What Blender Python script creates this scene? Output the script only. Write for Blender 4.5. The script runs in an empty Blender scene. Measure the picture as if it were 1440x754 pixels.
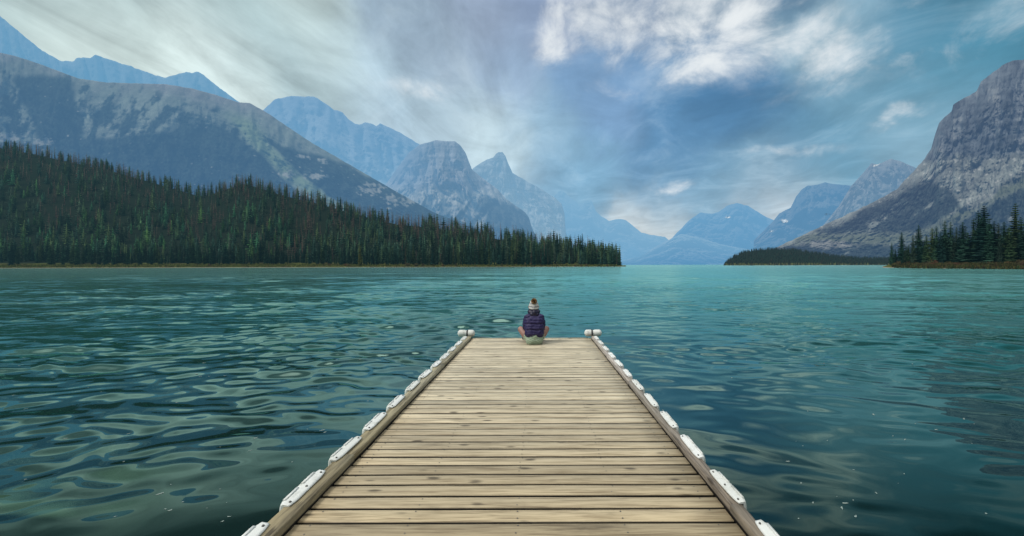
import bpy, bmesh, math, random
import numpy as np
from mathutils import Vector, Matrix

random.seed(7)
rng = np.random.default_rng(11)
scene = bpy.context.scene
COL = scene.collection
F, CX, CAMZ = 560.0, 755.0, 2.15


def hor(u):
    return 372.7 + (u - CX) * 0.0025


def s2l(c):
    c = np.asarray(c, float) / 255.0
    return np.where(c <= 0.04045, c / 12.92, ((c + 0.055) / 1.055) ** 2.4)


def smooth(a, b, x):
    t = np.clip((x - a) / (b - a), 0, 1)
    return t * t * (3 - 2 * t)


# ------------------------------------------------------------------ numpy noise
def _hash(ix, iy, seed):
    h = (ix.astype(np.int64) * 374761393 + iy.astype(np.int64) * 668265263 + seed * 1442695041) & 0xFFFFFFFF
    h = ((h ^ (h >> 13)) * 1274126177) & 0xFFFFFFFF
    return (h ^ (h >> 16)) & 0xFFFFFFFF


def perlin(x, y, seed=0):
    x = np.asarray(x, float); y = np.asarray(y, float)
    ix = np.floor(x); iy = np.floor(y); fx = x - ix; fy = y - iy

    def g(ox, oy):
        a = _hash(ix + ox, iy + oy, seed) / 4294967296.0 * 2 * np.pi
        return np.cos(a) * (fx - ox) + np.sin(a) * (fy - oy)
    u = fx * fx * fx * (fx * (fx * 6 - 15) + 10); v = fy * fy * fy * (fy * (fy * 6 - 15) + 10)
    a = g(0, 0) * (1 - u) + g(1, 0) * u
    b = g(0, 1) * (1 - u) + g(1, 1) * u
    return (a * (1 - v) + b * v) * 1.5


def fbm(x, y, seed=0, octs=5, gain=0.5):
    s = 0; a = 1.0; t = 0
    for o in range(octs):
        s = s + a * perlin(x * 2 ** o, y * 2 ** o, seed + o * 17); t += a; a *= gain
    return s / t


def ridged(x, y, seed=0, octs=5, gain=0.55):
    s = 0; a = 1.0; t = 0
    for o in range(octs):
        s = s + a * (1 - 2 * np.abs(perlin(x * 2 ** o, y * 2 ** o, seed + o * 13))); t += a; a *= gain
    return s / t


# ------------------------------------------------------------------ object helpers
def tag(o, label=None, cat=None, group=None, kind=None):
    if label: o['label'] = label
    if cat: o['category'] = cat
    if group: o['group'] = group
    if kind: o['kind'] = kind
    return o


def link(o, parent=None):
    COL.objects.link(o)
    if parent: o.parent = parent
    return o


def empty(name, loc=(0, 0, 0)):
    o = bpy.data.objects.new(name, None); o.location = loc; o.empty_display_size = 0.3
    return link(o)


def np_mesh(name, V, faces, mat, parent=None, smooth_shade=False, cols=None, attrs=None):
    """faces: (n,k) int array with k = 3 or 4"""
    V = np.asarray(V, np.float32); faces = np.asarray(faces, np.int32)
    me = bpy.data.meshes.new(name)
    n, k = faces.shape
    me.vertices.add(len(V)); me.vertices.foreach_set('co', V.ravel())
    me.loops.add(n * k); me.loops.foreach_set('vertex_index', faces.ravel())
    me.polygons.add(n)
    me.polygons.foreach_set('loop_start', np.arange(0, n * k, k, dtype=np.int32))
    if smooth_shade: me.polygons.foreach_set('use_smooth', np.ones(n, bool))
    me.update(calc_edges=True)
    if cols is not None:
        a = me.attributes.new('col', 'FLOAT_COLOR', 'POINT')
        c = np.ones((len(V), 4), np.float32); c[:, :3] = cols
        a.data.foreach_set('color', c.ravel())
    for nm, arr in (attrs or {}).items():
        a = me.attributes.new(nm, 'FLOAT', 'POINT'); a.data.foreach_set('value', np.asarray(arr, np.float32).ravel())
    if mat: me.materials.append(mat)
    return link(bpy.data.objects.new(name, me), parent)


def bm_obj(name, bm, mats, parent=None, smooth_shade=False):
    me = bpy.data.meshes.new(name); bm.to_mesh(me); bm.free()
    for m in (mats if isinstance(mats, (list, tuple)) else [mats]): me.materials.append(m)
    if smooth_shade:
        for p in me.polygons: p.use_smooth = True
    return link(bpy.data.objects.new(name, me), parent)


def grid_faces(nr, nc):
    i = np.arange(nr - 1)[:, None] * nc + np.arange(nc - 1)[None]
    return np.stack([i, i + 1, i + nc + 1, i + nc], -1).reshape(-1, 4)


# ------------------------------------------------------------------ node helpers
class NT:
    def __init__(s, tree): s.t = tree; s.t.nodes.clear()

    def n(s, typ, **kw):
        nd = s.t.nodes.new(typ)
        ins = kw.pop('ins', {})
        for k, v in kw.items(): setattr(nd, k, v)
        for k, v in ins.items(): s.set(nd, k, v)
        return nd

    def set(s, nd, k, v):
        sk = nd.inputs[k]
        if hasattr(v, 'is_linked') or hasattr(v, 'links'): s.t.links.new(v, sk)
        else: sk.default_value = v

    def m(s, op, a, b=None, c=None, clamp=False):
        nd = s.t.nodes.new('ShaderNodeMath'); nd.operation = op; nd.use_clamp = clamp
        for i, v in enumerate((a, b, c)):
            if v is not None: s.set(nd, i, v)
        return nd.outputs[0]

    def v(s, op, a, b=None, scale=None):
        nd = s.t.nodes.new('ShaderNodeVectorMath'); nd.operation = op
        s.set(nd, 0, a)
        if b is not None: s.set(nd, 1, b)
        if scale is not None: s.set(nd, 'Scale', scale)
        return nd.outputs['Value'] if op in ('DOT_PRODUCT', 'LENGTH') else nd.outputs[0]

    def noise(s, vec, scale, detail=4, rough=.55, dist=0.0, out=0):
        nd = s.n('ShaderNodeTexNoise', ins={'Vector': vec, 'Scale': scale, 'Detail': detail, 'Roughness': rough, 'Distortion': dist})
        return nd.outputs[out]

    def mix(s, fac, a, b, blend='MIX'):
        nd = s.t.nodes.new('ShaderNodeMix'); nd.data_type = 'RGBA'; nd.blend_type = blend
        s.set(nd, 0, fac); s.set(nd, 6, a if not isinstance(a, tuple) else (*a[:3], 1)); s.set(nd, 7, b if not isinstance(b, tuple) else (*b[:3], 1))
        return nd.outputs[2]

    def mr(s, v, a, b, c=0., d=1., interp='SMOOTHSTEP'):
        nd = s.n('ShaderNodeMapRange', interpolation_type=interp)
        for i, q in enumerate((v, a, b, c, d)): s.set(nd, i, q)
        return nd.outputs[0]


def material(name):
    m = bpy.data.materials.new(name); m.use_nodes = True
    nt = NT(m.node_tree); out = nt.n('ShaderNodeOutputMaterial')
    return m, nt, out


def principled(nt, out, **ins):
    b = nt.n('ShaderNodeBsdfPrincipled')
    for k, v in ins.items():
        if isinstance(v, tuple) and len(v) == 3: v = (*v, 1)
        nt.set(b, k.replace('_', ' '), v)
    nt.t.links.new(b.outputs[0], out.inputs[0])
    return b


# ------------------------------------------------------------------ camera
cam = bpy.data.cameras.new('camera'); cam_o = link(bpy.data.objects.new('camera', cam))
cam.sensor_fit = 'HORIZONTAL'; cam.sensor_width = 36; cam.lens = F / 1440 * 36
cam.shift_x = -(CX - 720) / 1440; cam.shift_y = -(377 - 372.7) / 1440
cam.clip_start = 0.1; cam.clip_end = 60000
cam_o.location = (0, 0, CAMZ)
cam_o.rotation_euler = (math.radians(90), math.atan(0.0025), 0)
scene.camera = cam_o

# ------------------------------------------------------------------ light and sky
SUN_AZ, SUN_EL = math.radians(-112), math.radians(50)
sun = bpy.data.lights.new('sun', 'SUN'); sun.energy = 1.8; sun.angle = math.radians(15); sun.color = (1, .95, .88)
sun_o = link(bpy.data.objects.new('sun', sun))
sdir = Vector((math.sin(SUN_AZ) * math.cos(SUN_EL), math.cos(SUN_AZ) * math.cos(SUN_EL), math.sin(SUN_EL)))
sun_o.rotation_euler = sdir.to_track_quat('Z', 'Y').to_euler()
sun_o.location = (-40, -10, 60)

world = bpy.data.worlds.new('World'); scene.world = world; world.use_nodes = True


def build_sky():
    nt = NT(world.node_tree)
    out = nt.n('ShaderNodeOutputWorld')
    sky = nt.n('ShaderNodeTexSky', sky_type='NISHITA'); sky.sun_disc = False
    sky.sun_elevation = SUN_EL; sky.sun_rotation = SUN_AZ
    bg1 = nt.n('ShaderNodeBackground', ins={'Color': sky.outputs[0], 'Strength': 0.1})
    d = nt.v('NORMALIZE', nt.n('ShaderNodeTexCoord').outputs['Generated'])
    sp = nt.n('ShaderNodeSeparateXYZ', ins={0: d})
    x, y, z = sp.outputs
    w1 = nt.n('ShaderNodeTexNoise', ins={'Vector': d, 'Scale': 5.0, 'Detail': 5, 'Roughness': .6}).outputs['Color']
    warp = nt.v('SCALE', nt.v('SUBTRACT', w1, (.5, .5, .5)), scale=.17)
    az = nt.m('ARCTAN2', x, y); el = nt.m('ARCSINE', z)
    q = nt.n('ShaderNodeCombineXYZ', ins={0: az, 1: el}).outputs[0]
    qw = nt.v('MULTIPLY', nt.v('ADD', q, warp), (1, 1, 0))

    def azel(px, py):
        dx, dz = (px - CX) / F, (hor(px) - py) / F
        return (math.atan2(dx, 1), math.asin(dz / math.sqrt(1 + dx * dx + dz * dz)), 0)
    P = [(60, 10, 160, 186, 188), (110, 52, 238, 252, 246), (200, 66, 214, 232, 227), (290, 82, 236, 251, 247), (190, 22, 140, 166, 172),
         (320, 45, 156, 182, 185), (440, 30, 198, 218, 217), (400, 95, 160, 186, 193), (330, 118, 226, 244, 243), (480, 85, 190, 212, 216),
         (560, 30, 150, 172, 190), (530, 125, 172, 198, 214), (630, 70, 162, 184, 204), (620, 185, 182, 207, 221), (690, 25, 156, 174, 198),
         (720, 110, 152, 178, 206), (770, 200, 150, 187, 212), (700, 195, 196, 219, 228), (760, 5, 138, 158, 188), (850, 150, 126, 164, 202),
         (820, 245, 128, 174, 204), (950, 205, 94, 142, 182), (1010, 160, 80, 130, 172), (1100, 185, 84, 132, 168), (950, 265, 122, 168, 198),
         (1070, 245, 124, 166, 190), (920, 320, 208, 217, 220), (1090, 300, 205, 214, 220), (1010, 285, 126, 170, 198), (1190, 70, 150, 184, 202),
         (1300, 30, 78, 138, 168), (1430, 20, 74, 144, 172), (1250, 120, 92, 146, 174), (1385, 85, 88, 148, 172), (1190, 205, 96, 152, 182),
         (1270, 165, 150, 184, 202), (1150, 240, 118, 164, 188), (1300, 110, 100, 160, 188)]
    P += [(60, -110, 110, 130, 130), (350, -150, 105, 126, 128), (620, -165, 80, 102, 118), (850, -165, 60, 84, 104), (1100, -160, 44, 68, 84), (1400, -120, 40, 66, 78), (860, -50, 120, 146, 176), (1080, -50, 96, 132, 160), (-150, 40, 190, 210, 205), (-200, -110, 110, 130, 130), (1600, 40, 60, 110, 130)]  # mostly unseen sky above the view, darkened to keep near water dark
    P += [(300, 372, 150, 185, 205), (800, 372, 150, 190, 212), (1300, 372, 130, 170, 195)]
    acc = (0, 0, 0); wacc = None
    EPS = 3e-5
    up = nt.mr(el, .62, 1.05)
    lr = nt.mr(az, -.75, .35)
    base = nt.mix(lr, nt.mix(up, (.22, .28, .28), (1.6, 1.65, 1.55)), nt.mix(up, (.03, .055, .065), (1.5, 1.55, 1.5)))  # invented sky out of view: bright zenith added to light the deck
    acc = nt.v('SCALE', base, scale=EPS); wacc = None
    s = .078
    for px, py, r, g, b in P:
        c = s2l((r, g, b)); a = azel(px, py)
        dv = nt.v('SUBTRACT', qw, a)
        w = nt.m('EXPONENT', nt.m('MULTIPLY', nt.v('DOT_PRODUCT', dv, dv), -1 / s ** 2))
        sc = nt.v('SCALE', tuple(float(t) for t in c), scale=w)
        acc = nt.v('ADD', acc, sc)
        wacc = nt.m('ADD', w, EPS if wacc is None else wacc)
    col = nt.v('SCALE', acc, scale=nt.m('DIVIDE', 1.0, wacc))
    # streaky cloud sheet: perspective plane coordinates
    inv = nt.m('DIVIDE', 1.0, nt.m('ADD', nt.m('MAXIMUM', z, 0.0), .10))
    pl = nt.v('SCALE', d, scale=inv)
    st = nt.v('MULTIPLY', pl, (1.9, .55, 0))
    n1 = nt.noise(st, 1.9, 8, .6, .6)
    left = nt.mr(az, .15, -.35)
    amp = nt.m('ADD', nt.m('MULTIPLY', left, .85), .30)
    lum = nt.m('ADD', 1.0, nt.m('MULTIPLY', nt.m('SUBTRACT', n1, .5), amp))
    puff = nt.noise(nt.v('MULTIPLY', pl, (1.0, .8, 0)), 2.3, 9, .6, .9)
    lum = nt.m('ADD', lum, nt.m('MULTIPLY', nt.m('SUBTRACT', puff, .5), .72))
    fine = nt.noise(nt.v('MULTIPLY', d, (1, 1, 1.6)), 13.0, 8, .62, .6)
    lum = nt.m('ADD', lum, nt.m('MULTIPLY', nt.m('SUBTRACT', fine, .5), .26))
    col = nt.v('SCALE', col, scale=lum)
    # thin grey veils and bright gaps
    veil = nt.m('MULTIPLY', nt.mr(puff, .48, .78), nt.m('ADD', .22, nt.m('MULTIPLY', left, .02)))
    col = nt.mix(veil, col, (.62, .72, .75))
    # white cumulus edges
    B = [(785, 55, .05, .085, .95), (825, 25, .06, .06, .75), (880, 25, .10, .075, .95), (960, 40, .11, .085, 1.0), (1050, 55, .10, .075, 1.1), (1000, 92, .12, .04, .95),
         (1120, 50, .075, .06, .85), (1180, 78, .09, .045, .95), (1235, 48, .04, .03, .7), (1275, 163, .045, .02, .85), (1320, 70, .06, .022, .6), (945, 258, .06, .018, .5), (1110, 222, .10, .014, .5), (1160, 130, .10, .02, .4), (820, 145, .05, .02, .35), (1400, 45, .14, .06, .42), (1240, 20, .10, .04, .4), (880, 130, .10, .03, .35), (600, 130, .12, .03, .4)]
    mk = None
    qc = nt.v('ADD', q, nt.v('SCALE', nt.v('SUBTRACT', w1, (.5, .5, .5)), scale=.13))
    for px, py, sx, sy, k in B:
        a = azel(px, py)
        dv = nt.v('MULTIPLY', nt.v('SUBTRACT', qc, a), (1 / sx, 1 / sy, 0))
        w = nt.m('MULTIPLY', nt.m('EXPONENT', nt.m('MULTIPLY', nt.v('DOT_PRODUCT', dv, dv), -1.0)), k)
        mk = w if mk is None else nt.m('MAXIMUM', mk, w)
    cn = nt.noise(nt.v('MULTIPLY', d, (1, 1, 1.5)), 8.0, 10, .62, .35)
    f = nt.m('ADD', nt.m('MULTIPLY', mk, .95), nt.m('MULTIPLY', nt.m('SUBTRACT', cn, .5), 3.2))
    f = nt.m('MULTIPLY', nt.mr(f, .02, 1.45), nt.mr(mk, .03, .5))
    f = nt.m('MULTIPLY', f, .97)
    col = nt.mix(f, col, tuple(float(t) for t in s2l((240, 245, 247))))
    bg2 = nt.n('ShaderNodeBackground', ins={'Color': col, 'Strength': 1.0})
    mx = nt.n('ShaderNodeMixShader', ins={0: .94, 1: bg1.outputs[0], 2: bg2.outputs[0]})
    nt.t.links.new(mx.outputs[0], out.inputs[0])


build_sky()

# ------------------------------------------------------------------ materials
def mat_mountain():
    m, nt, out = material('mountain_rock')
    col = nt.n('ShaderNodeAttribute', attribute_name='col').outputs['Color']
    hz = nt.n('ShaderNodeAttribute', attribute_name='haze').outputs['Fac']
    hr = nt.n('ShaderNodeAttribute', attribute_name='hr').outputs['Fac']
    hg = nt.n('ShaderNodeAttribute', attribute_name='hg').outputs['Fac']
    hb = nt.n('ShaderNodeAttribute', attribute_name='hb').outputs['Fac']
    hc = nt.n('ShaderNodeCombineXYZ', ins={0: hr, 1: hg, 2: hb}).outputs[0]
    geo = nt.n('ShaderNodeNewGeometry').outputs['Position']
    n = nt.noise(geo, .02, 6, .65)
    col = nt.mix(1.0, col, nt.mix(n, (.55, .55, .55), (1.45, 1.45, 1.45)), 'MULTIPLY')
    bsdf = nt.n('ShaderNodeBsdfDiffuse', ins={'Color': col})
    em = nt.n('ShaderNodeEmission', ins={'Color': hc})  # haze painted in as surface glow over the rock colour
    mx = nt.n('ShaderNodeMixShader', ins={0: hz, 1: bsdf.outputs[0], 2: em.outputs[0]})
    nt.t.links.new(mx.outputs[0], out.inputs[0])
    return m


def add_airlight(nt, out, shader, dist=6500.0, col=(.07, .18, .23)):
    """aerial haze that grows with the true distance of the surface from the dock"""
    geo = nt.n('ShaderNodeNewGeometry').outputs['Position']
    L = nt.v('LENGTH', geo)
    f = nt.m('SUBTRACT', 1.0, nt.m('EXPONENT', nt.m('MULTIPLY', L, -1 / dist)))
    em = nt.n('ShaderNodeEmission', ins={'Color': (*col, 1)})  # haze painted as a faint glow of the surface itself
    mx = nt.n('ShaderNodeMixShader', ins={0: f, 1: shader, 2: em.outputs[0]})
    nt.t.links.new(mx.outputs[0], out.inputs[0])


def mat_foliage(name, tint=(1, 1, 1)):
    m, nt, out = material(name)
    col = nt.n('ShaderNodeAttribute', attribute_name='col').outputs['Color']
    rnd = nt.n('ShaderNodeObjectInfo').outputs['Random']
    geo = nt.n('ShaderNodeNewGeometry').outputs['Position']
    n = nt.noise(geo, .28, 5, .65)
    col = nt.mix(1.0, col, nt.mix(rnd, (.62 * tint[0], .75 * tint[1], .8 * tint[2]), (1.35 * tint[0], 1.2 * tint[1], 1.0 * tint[2])), 'MULTIPLY')
    col = nt.mix(1.0, col, nt.mix(nt.mr(n, .3, .7), (.6, .6, .6), (1.45, 1.45, 1.35)), 'MULTIPLY')
    b = nt.n('ShaderNodeBsdfDiffuse', ins={'Color': col})
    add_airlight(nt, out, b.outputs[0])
    return m


def mat_ground():
    m, nt, out = material('shore_ground')
    geo = nt.n('ShaderNodeNewGeometry').outputs['Position']
    z = nt.n('ShaderNodeSeparateXYZ', ins={0: geo}).outputs[2]
    n = nt.noise(geo, .06, 5, .6)
    c = nt.mix(nt.mr(n, .4, .62), (.105, .115, .032), (.075, .065, .03))
    c = nt.mix(nt.mr(z, .15, .45), (.26, .25, .20), c)
    c = nt.mix(nt.mr(z, 4.2, 6.5), c, (.014, .020, .014))  # shade under the trees painted into the higher ground
    b = nt.n('ShaderNodeBsdfDiffuse', ins={'Color': c})
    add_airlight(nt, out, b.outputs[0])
    return m


def mat_water():
    m, nt, out = material('lake_water')
    geo = nt.n('ShaderNodeNewGeometry').outputs['Position']
    sp = nt.n('ShaderNodeSeparateXYZ', ins={0: geo})
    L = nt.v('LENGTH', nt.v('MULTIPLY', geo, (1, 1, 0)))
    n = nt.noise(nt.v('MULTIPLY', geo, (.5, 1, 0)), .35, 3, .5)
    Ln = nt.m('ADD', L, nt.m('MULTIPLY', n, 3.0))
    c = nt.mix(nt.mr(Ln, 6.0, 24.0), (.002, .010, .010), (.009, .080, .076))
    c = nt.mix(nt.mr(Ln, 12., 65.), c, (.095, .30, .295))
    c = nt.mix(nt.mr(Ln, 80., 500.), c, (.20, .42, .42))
    c = nt.v('SCALE', c, scale=nt.mr(sp.outputs[0], -34., 8., .36, 1.0))   # dark forest reflection painted into the body colour towards the left shore
    # pale sunken rocks by the near left corner
    rk = nt.m('MULTIPLY', nt.mr(nt.noise(nt.v('MULTIPLY', geo, (.7, 1.6, 0)), 1.1, 2, .5), .46, .62), nt.mr(nt.v('LENGTH', nt.v('SUBTRACT', nt.v('MULTIPLY', geo, (1, 1, 0)), (-5.0, 3.3, 0))), 1.9, .6))
    c = nt.mix(nt.m('MULTIPLY', rk, .45), c, (.10, .20, .13))
    # ripples, finer near, broader and stretched far out
    a = nt.noise(nt.v('MULTIPLY', geo, (.45, 1.0, 0)), 2.6, 3, .55)
    b = nt.noise(nt.v('MULTIPLY', geo, (.30, 1.0, 0)), .42, 4, .6)
    g = nt.noise(nt.v('MULTIPLY', geo, (.6, 1.0, 0)), .035, 2, .5)
    gust = nt.mr(g, .35, .65, .45, 1.3)
    near = nt.mr(L, 6.0, 22.0)
    h = nt.m('ADD', nt.m('MULTIPLY', nt.m('MULTIPLY', a, near), .026), nt.m('MULTIPLY', nt.m('MULTIPLY', b, nt.mr(L, 12., 40.)), .24))
    b2 = nt.noise(nt.v('MULTIPLY', geo, (.25, 1.0, 0)), .10, 4, .65)
    h = nt.m('ADD', h, nt.m('MULTIPLY', nt.m('MULTIPLY', b2, nt.mr(L, 35., 110.)), 1.0))
    h = nt.m('MULTIPLY', h, gust)
    bp = nt.n('ShaderNodeBump', ins={'Height': h, 'Strength': 1.0, 'Distance': 1.0})
    nrm = bp.outputs[0]
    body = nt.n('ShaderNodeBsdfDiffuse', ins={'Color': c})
    gl = nt.n('ShaderNodeBsdfGlossy', ins={'Color': (.68, 1.0, .87, 1), 'Roughness': nt.mr(L, 5., 120., .02, .15), 'Normal': nrm})
    fr = nt.n('ShaderNodeFresnel', ins={'IOR': nt.mr(sp.outputs[1], 3.0, 7.0, 1.38, 3.1), 'Normal': nrm})
    fac = nt.m('MINIMUM', fr.outputs[0], .70)
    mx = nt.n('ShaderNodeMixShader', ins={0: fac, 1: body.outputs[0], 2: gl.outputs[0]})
    nt.t.links.new(mx.outputs[0], out.inputs[0])
    return m


def mat_wood(name, light, dark, axis='X', shade_z=-.004):
    m, nt, out = material(name)
    tc = nt.n('ShaderNodeTexCoord').outputs['Object']
    at = nt.n('ShaderNodeAttribute', attribute_name='seed').outputs['Fac']
    off = nt.n('ShaderNodeCombineXYZ', ins={0: nt.m('MULTIPLY', at, 37.0), 1: nt.m('MULTIPLY', at, 13.0), 2: at}).outputs[0]
    p = nt.v('ADD', tc, off)
    k = (1.3, 30.0, 30.0) if axis == 'X' else (30.0, 1.3, 30.0)
    k2 = (3.0, 95.0, 95.0) if axis == 'X' else (95.0, 3.0, 95.0)
    k3 = (1.2, 5.0, 5.0) if axis == 'X' else (5.0, 1.2, 5.0)
    g1 = nt.noise(nt.v('MULTIPLY', p, k), 1.3, 6, .62, .35)
    g2 = nt.noise(nt.v('MULTIPLY', p, k2), 1.6, 4, .6)
    bl = nt.noise(nt.v('MULTIPLY', p, k3), .9, 5, .6)
    # knots
    kd = (3.0, 7.5, 7.5) if axis == 'X' else (7.5, 3.0, 7.5)
    vo = nt.n('ShaderNodeTexVoronoi', ins={'Vector': nt.v('MULTIPLY', p, kd), 'Scale': .95, 'Randomness': 1.0})
    kn = nt.mr(nt.m('ADD', vo.outputs['Distance'], nt.m('MULTIPLY', nt.m('SUBTRACT', g2, .5), .30)), .20, .08)
    lum = nt.mr(nt.m('ADD', nt.m('MULTIPLY', g1, .6), nt.m('MULTIPLY', g2, .4)), .34, .60)
    c = nt.mix(lum, dark, light)
    c = nt.mix(nt.mr(bl, .56, .80), c, tuple(t * .55 for t in dark))
    grey = nt.mr(nt.noise(nt.v('MULTIPLY', p, k3), .5, 3, .5), .4, .7)
    c = nt.mix(nt.m('MULTIPLY', grey, .28), c, (.40, .37, .30))
    c = nt.mix(nt.m('MULTIPLY', kn, .75), c, (.045, .032, .02))
    tone = nt.mr(nt.m('FRACT', nt.m('MULTIPLY', at, 91.7)), 0., 1., .74, 1.14, 'LINEAR')
    c = nt.v('SCALE', c, scale=tone)
    yy = nt.n('ShaderNodeSeparateXYZ', ins={0: tc}).outputs[1]
    c = nt.mix(nt.mr(yy, 6.5, 1.5), c, nt.mix(1.0, c, (.72, .65, .54), 'MULTIPLY'))  # light falloff painted in: boards coloured darker towards the near end
    ck = nt.noise(nt.v('MULTIPLY', p, (1.6, 120.0, 120.0) if axis == 'X' else (120.0, 1.6, 120.0)), 1.0, 3, .6)
    c = nt.mix(nt.m('MULTIPLY', nt.mr(ck, .66, .76), .8), c, (.035, .026, .018))
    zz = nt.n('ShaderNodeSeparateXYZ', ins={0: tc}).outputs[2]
    c = nt.mix(nt.mr(zz, shade_z + .003, shade_z - .004), c, (.010, .008, .006))  # shade painted near black into plank gaps and beam feet
    crack = nt.mr(g2, .30, .22)
    h = nt.m('SUBTRACT', nt.m('MULTIPLY', g1, .5), nt.m('MULTIPLY', crack, .6))
    bp = nt.n('ShaderNodeBump', ins={'Height': h, 'Strength': .55, 'Distance': .006})
    principled(nt, out, Base_Color=c, Roughness=.62, Normal=bp.outputs[0])
    return m


def mat_plain(name, col, rough=.6, bump=0., bscale=40., var=.25, metallic=0.):
    m, nt, out = material(name)
    tc = nt.n('ShaderNodeTexCoord').outputs['Object']
    n = nt.noise(tc, bscale, 4, .6)
    n2 = nt.noise(tc, bscale * .18, 4, .6)
    c = nt.mix(nt.m('MULTIPLY', nt.m('ADD', n, n2), .5), tuple(t * (1 - var) for t in col), tuple(t * (1 + var) for t in col))
    ins = dict(Base_Color=c, Roughness=rough, Metallic=metallic)
    if bump:
        ins['Normal'] = nt.n('ShaderNodeBump', ins={'Height': n, 'Strength': .6, 'Distance': bump}).outputs[0]
    principled(nt, out, **ins)
    return m


M_MTN = mat_mountain()
M_FOL = mat_foliage('spruce_needles')
M_BARK = mat_plain('bark', (.09, .075, .06), .9, .02, 6)
M_GROUND = mat_ground()
M_WATER = mat_water()
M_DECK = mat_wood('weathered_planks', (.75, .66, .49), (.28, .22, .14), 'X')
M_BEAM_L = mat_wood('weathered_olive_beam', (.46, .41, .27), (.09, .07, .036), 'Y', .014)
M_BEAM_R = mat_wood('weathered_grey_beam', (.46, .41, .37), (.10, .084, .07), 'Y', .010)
def mat_bumper():
    m, nt, out = material('white_dock_plastic')
    tc = nt.n('ShaderNodeTexCoord').outputs['Object']
    rnd = nt.n('ShaderNodeObjectInfo').outputs['Random']
    p = nt.v('ADD', tc, nt.n('ShaderNodeCombineXYZ', ins={0: nt.m('MULTIPLY', rnd, 9.0)}).outputs[0])
    a = nt.noise(p, 9.0, 6, .65); b = nt.noise(p, 55.0, 3, .6)
    c = nt.mix(rnd, (.68, .69, .66), (.80, .81, .80))
    c = nt.mix(nt.m('MULTIPLY', nt.mr(a, .50, .74), .6), c, (.36, .37, .31))
    c = nt.mix(nt.m('MULTIPLY', nt.mr(b, .62, .75), .5), c, (.30, .29, .25))
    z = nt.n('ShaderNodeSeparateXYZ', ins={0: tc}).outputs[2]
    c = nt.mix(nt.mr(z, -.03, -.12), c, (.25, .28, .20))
    principled(nt, out, Base_Color=c, Roughness=.55, Normal=nt.n('ShaderNodeBump', ins={'Height': a, 'Strength': .5, 'Distance': .006}).outputs[0])
    return m


M_BUMP = mat_bumper()
M_BOLT = mat_plain('dull_bolt_metal', (.16, .15, .14), .5, 0, 60, .3, .6)
M_STRAP = mat_plain('black_strap', (.012, .012, .012), .7, .002, 90)
M_FLOAT = mat_plain('dark_float', (.03, .03, .03), .7, .004, 10)

# ------------------------------------------------------------------ water
_wr = np.random.default_rng(5)
WAVES = []
for _i in range(110):
    _lam = .30 * (10.0 / .30) ** _wr.random() ** 1.5
    _th = math.radians(90 + _wr.normal(-7, 24))
    WAVES.append((_lam, _th, (.0215 if _lam < 1.2 else .0165 if _lam < 2.4 else .0110), _wr.random() * 6.283))


def wave_z(X, Y, sp):
    Z = np.zeros_like(X)
    gust = .68 + .9 * smooth(-.25, .35, fbm(X * .11, Y * .13, 3, 2))
    R = np.hypot(X - .2, Y)
    gust = gust * (1 - np.clip((X + .5) / 2, 0, 1) * .30 * (1 - smooth(12., 45., Y)))
    longw = gust * (.48 + .52 * smooth(4.0, 13.0, R))
    short = gust * (.25 + .75 * smooth(3.8, 9.5, R))
    wx = X + .35 * fbm(X * .35, Y * .35, 21, 2); wy = Y + .35 * fbm(X * .35, Y * .35, 22, 2)
    for lam, th, sl, ph in WAVES:
        k = 2 * np.pi / lam
        w = smooth(1.0, 2.2, lam / sp)
        Z += w * (short if lam < .9 else longw) * sl / k * np.sin(k * (math.cos(th) * wx + math.sin(th) * wy) + ph)
    return Z * smooth(.5, 2.2, Y)


def build_water():
    ys = [-60, -20, -8, -4, -2, 0, .7]
    y = 1.25
    while y < 70: ys.append(y); y *= 1.0060
    while y < 14000: ys.append(y); y *= 1.02
    ys = np.array(ys)
    us = np.concatenate([[-9000, -4000, -2000, -1000, -500], np.arange(-260, 1700, 3.2), [2000, 2500, 3500, 5500, 10000]])
    nr, nc = len(ys), len(us)
    Y = np.repeat(ys[:, None], nc, 1)
    X = (us - CX)[None] / F * (np.maximum(Y, 0) + .6 + np.where(Y < 0, -Y, 0) * .2)
    sp = np.maximum(np.abs(np.gradient(X, axis=1)), np.abs(np.gradient(ys)[:, None])) * 2.0
    Z = wave_z(X, Y, sp)
    V = np.stack([X, Y, Z], -1).reshape(-1, 3)
    o = np_mesh('lake_water', V, grid_faces(nr, nc), M_WATER, smooth_shade=True)
    tag(o, 'rippled teal lake water around the dock', 'lake', kind='structure')


build_water()
bed = np_mesh('lake_bed', [(-60000, -60000, -14), (60000, -60000, -14), (60000, 60000, -14), (-60000, 60000, -14)], [[0, 1, 2, 3]], M_GROUND)
tag(bed, 'dark ground below the lake reaching the horizon', 'ground', kind='structure')

# ------------------------------------------------------------------ mountains
def in_tri_dist(u, a, b):
    """height of the line through a, b at u"""
    return a[1] + (u - a[0]) * (b[1] - a[1]) / (b[0] - a[0])


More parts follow.
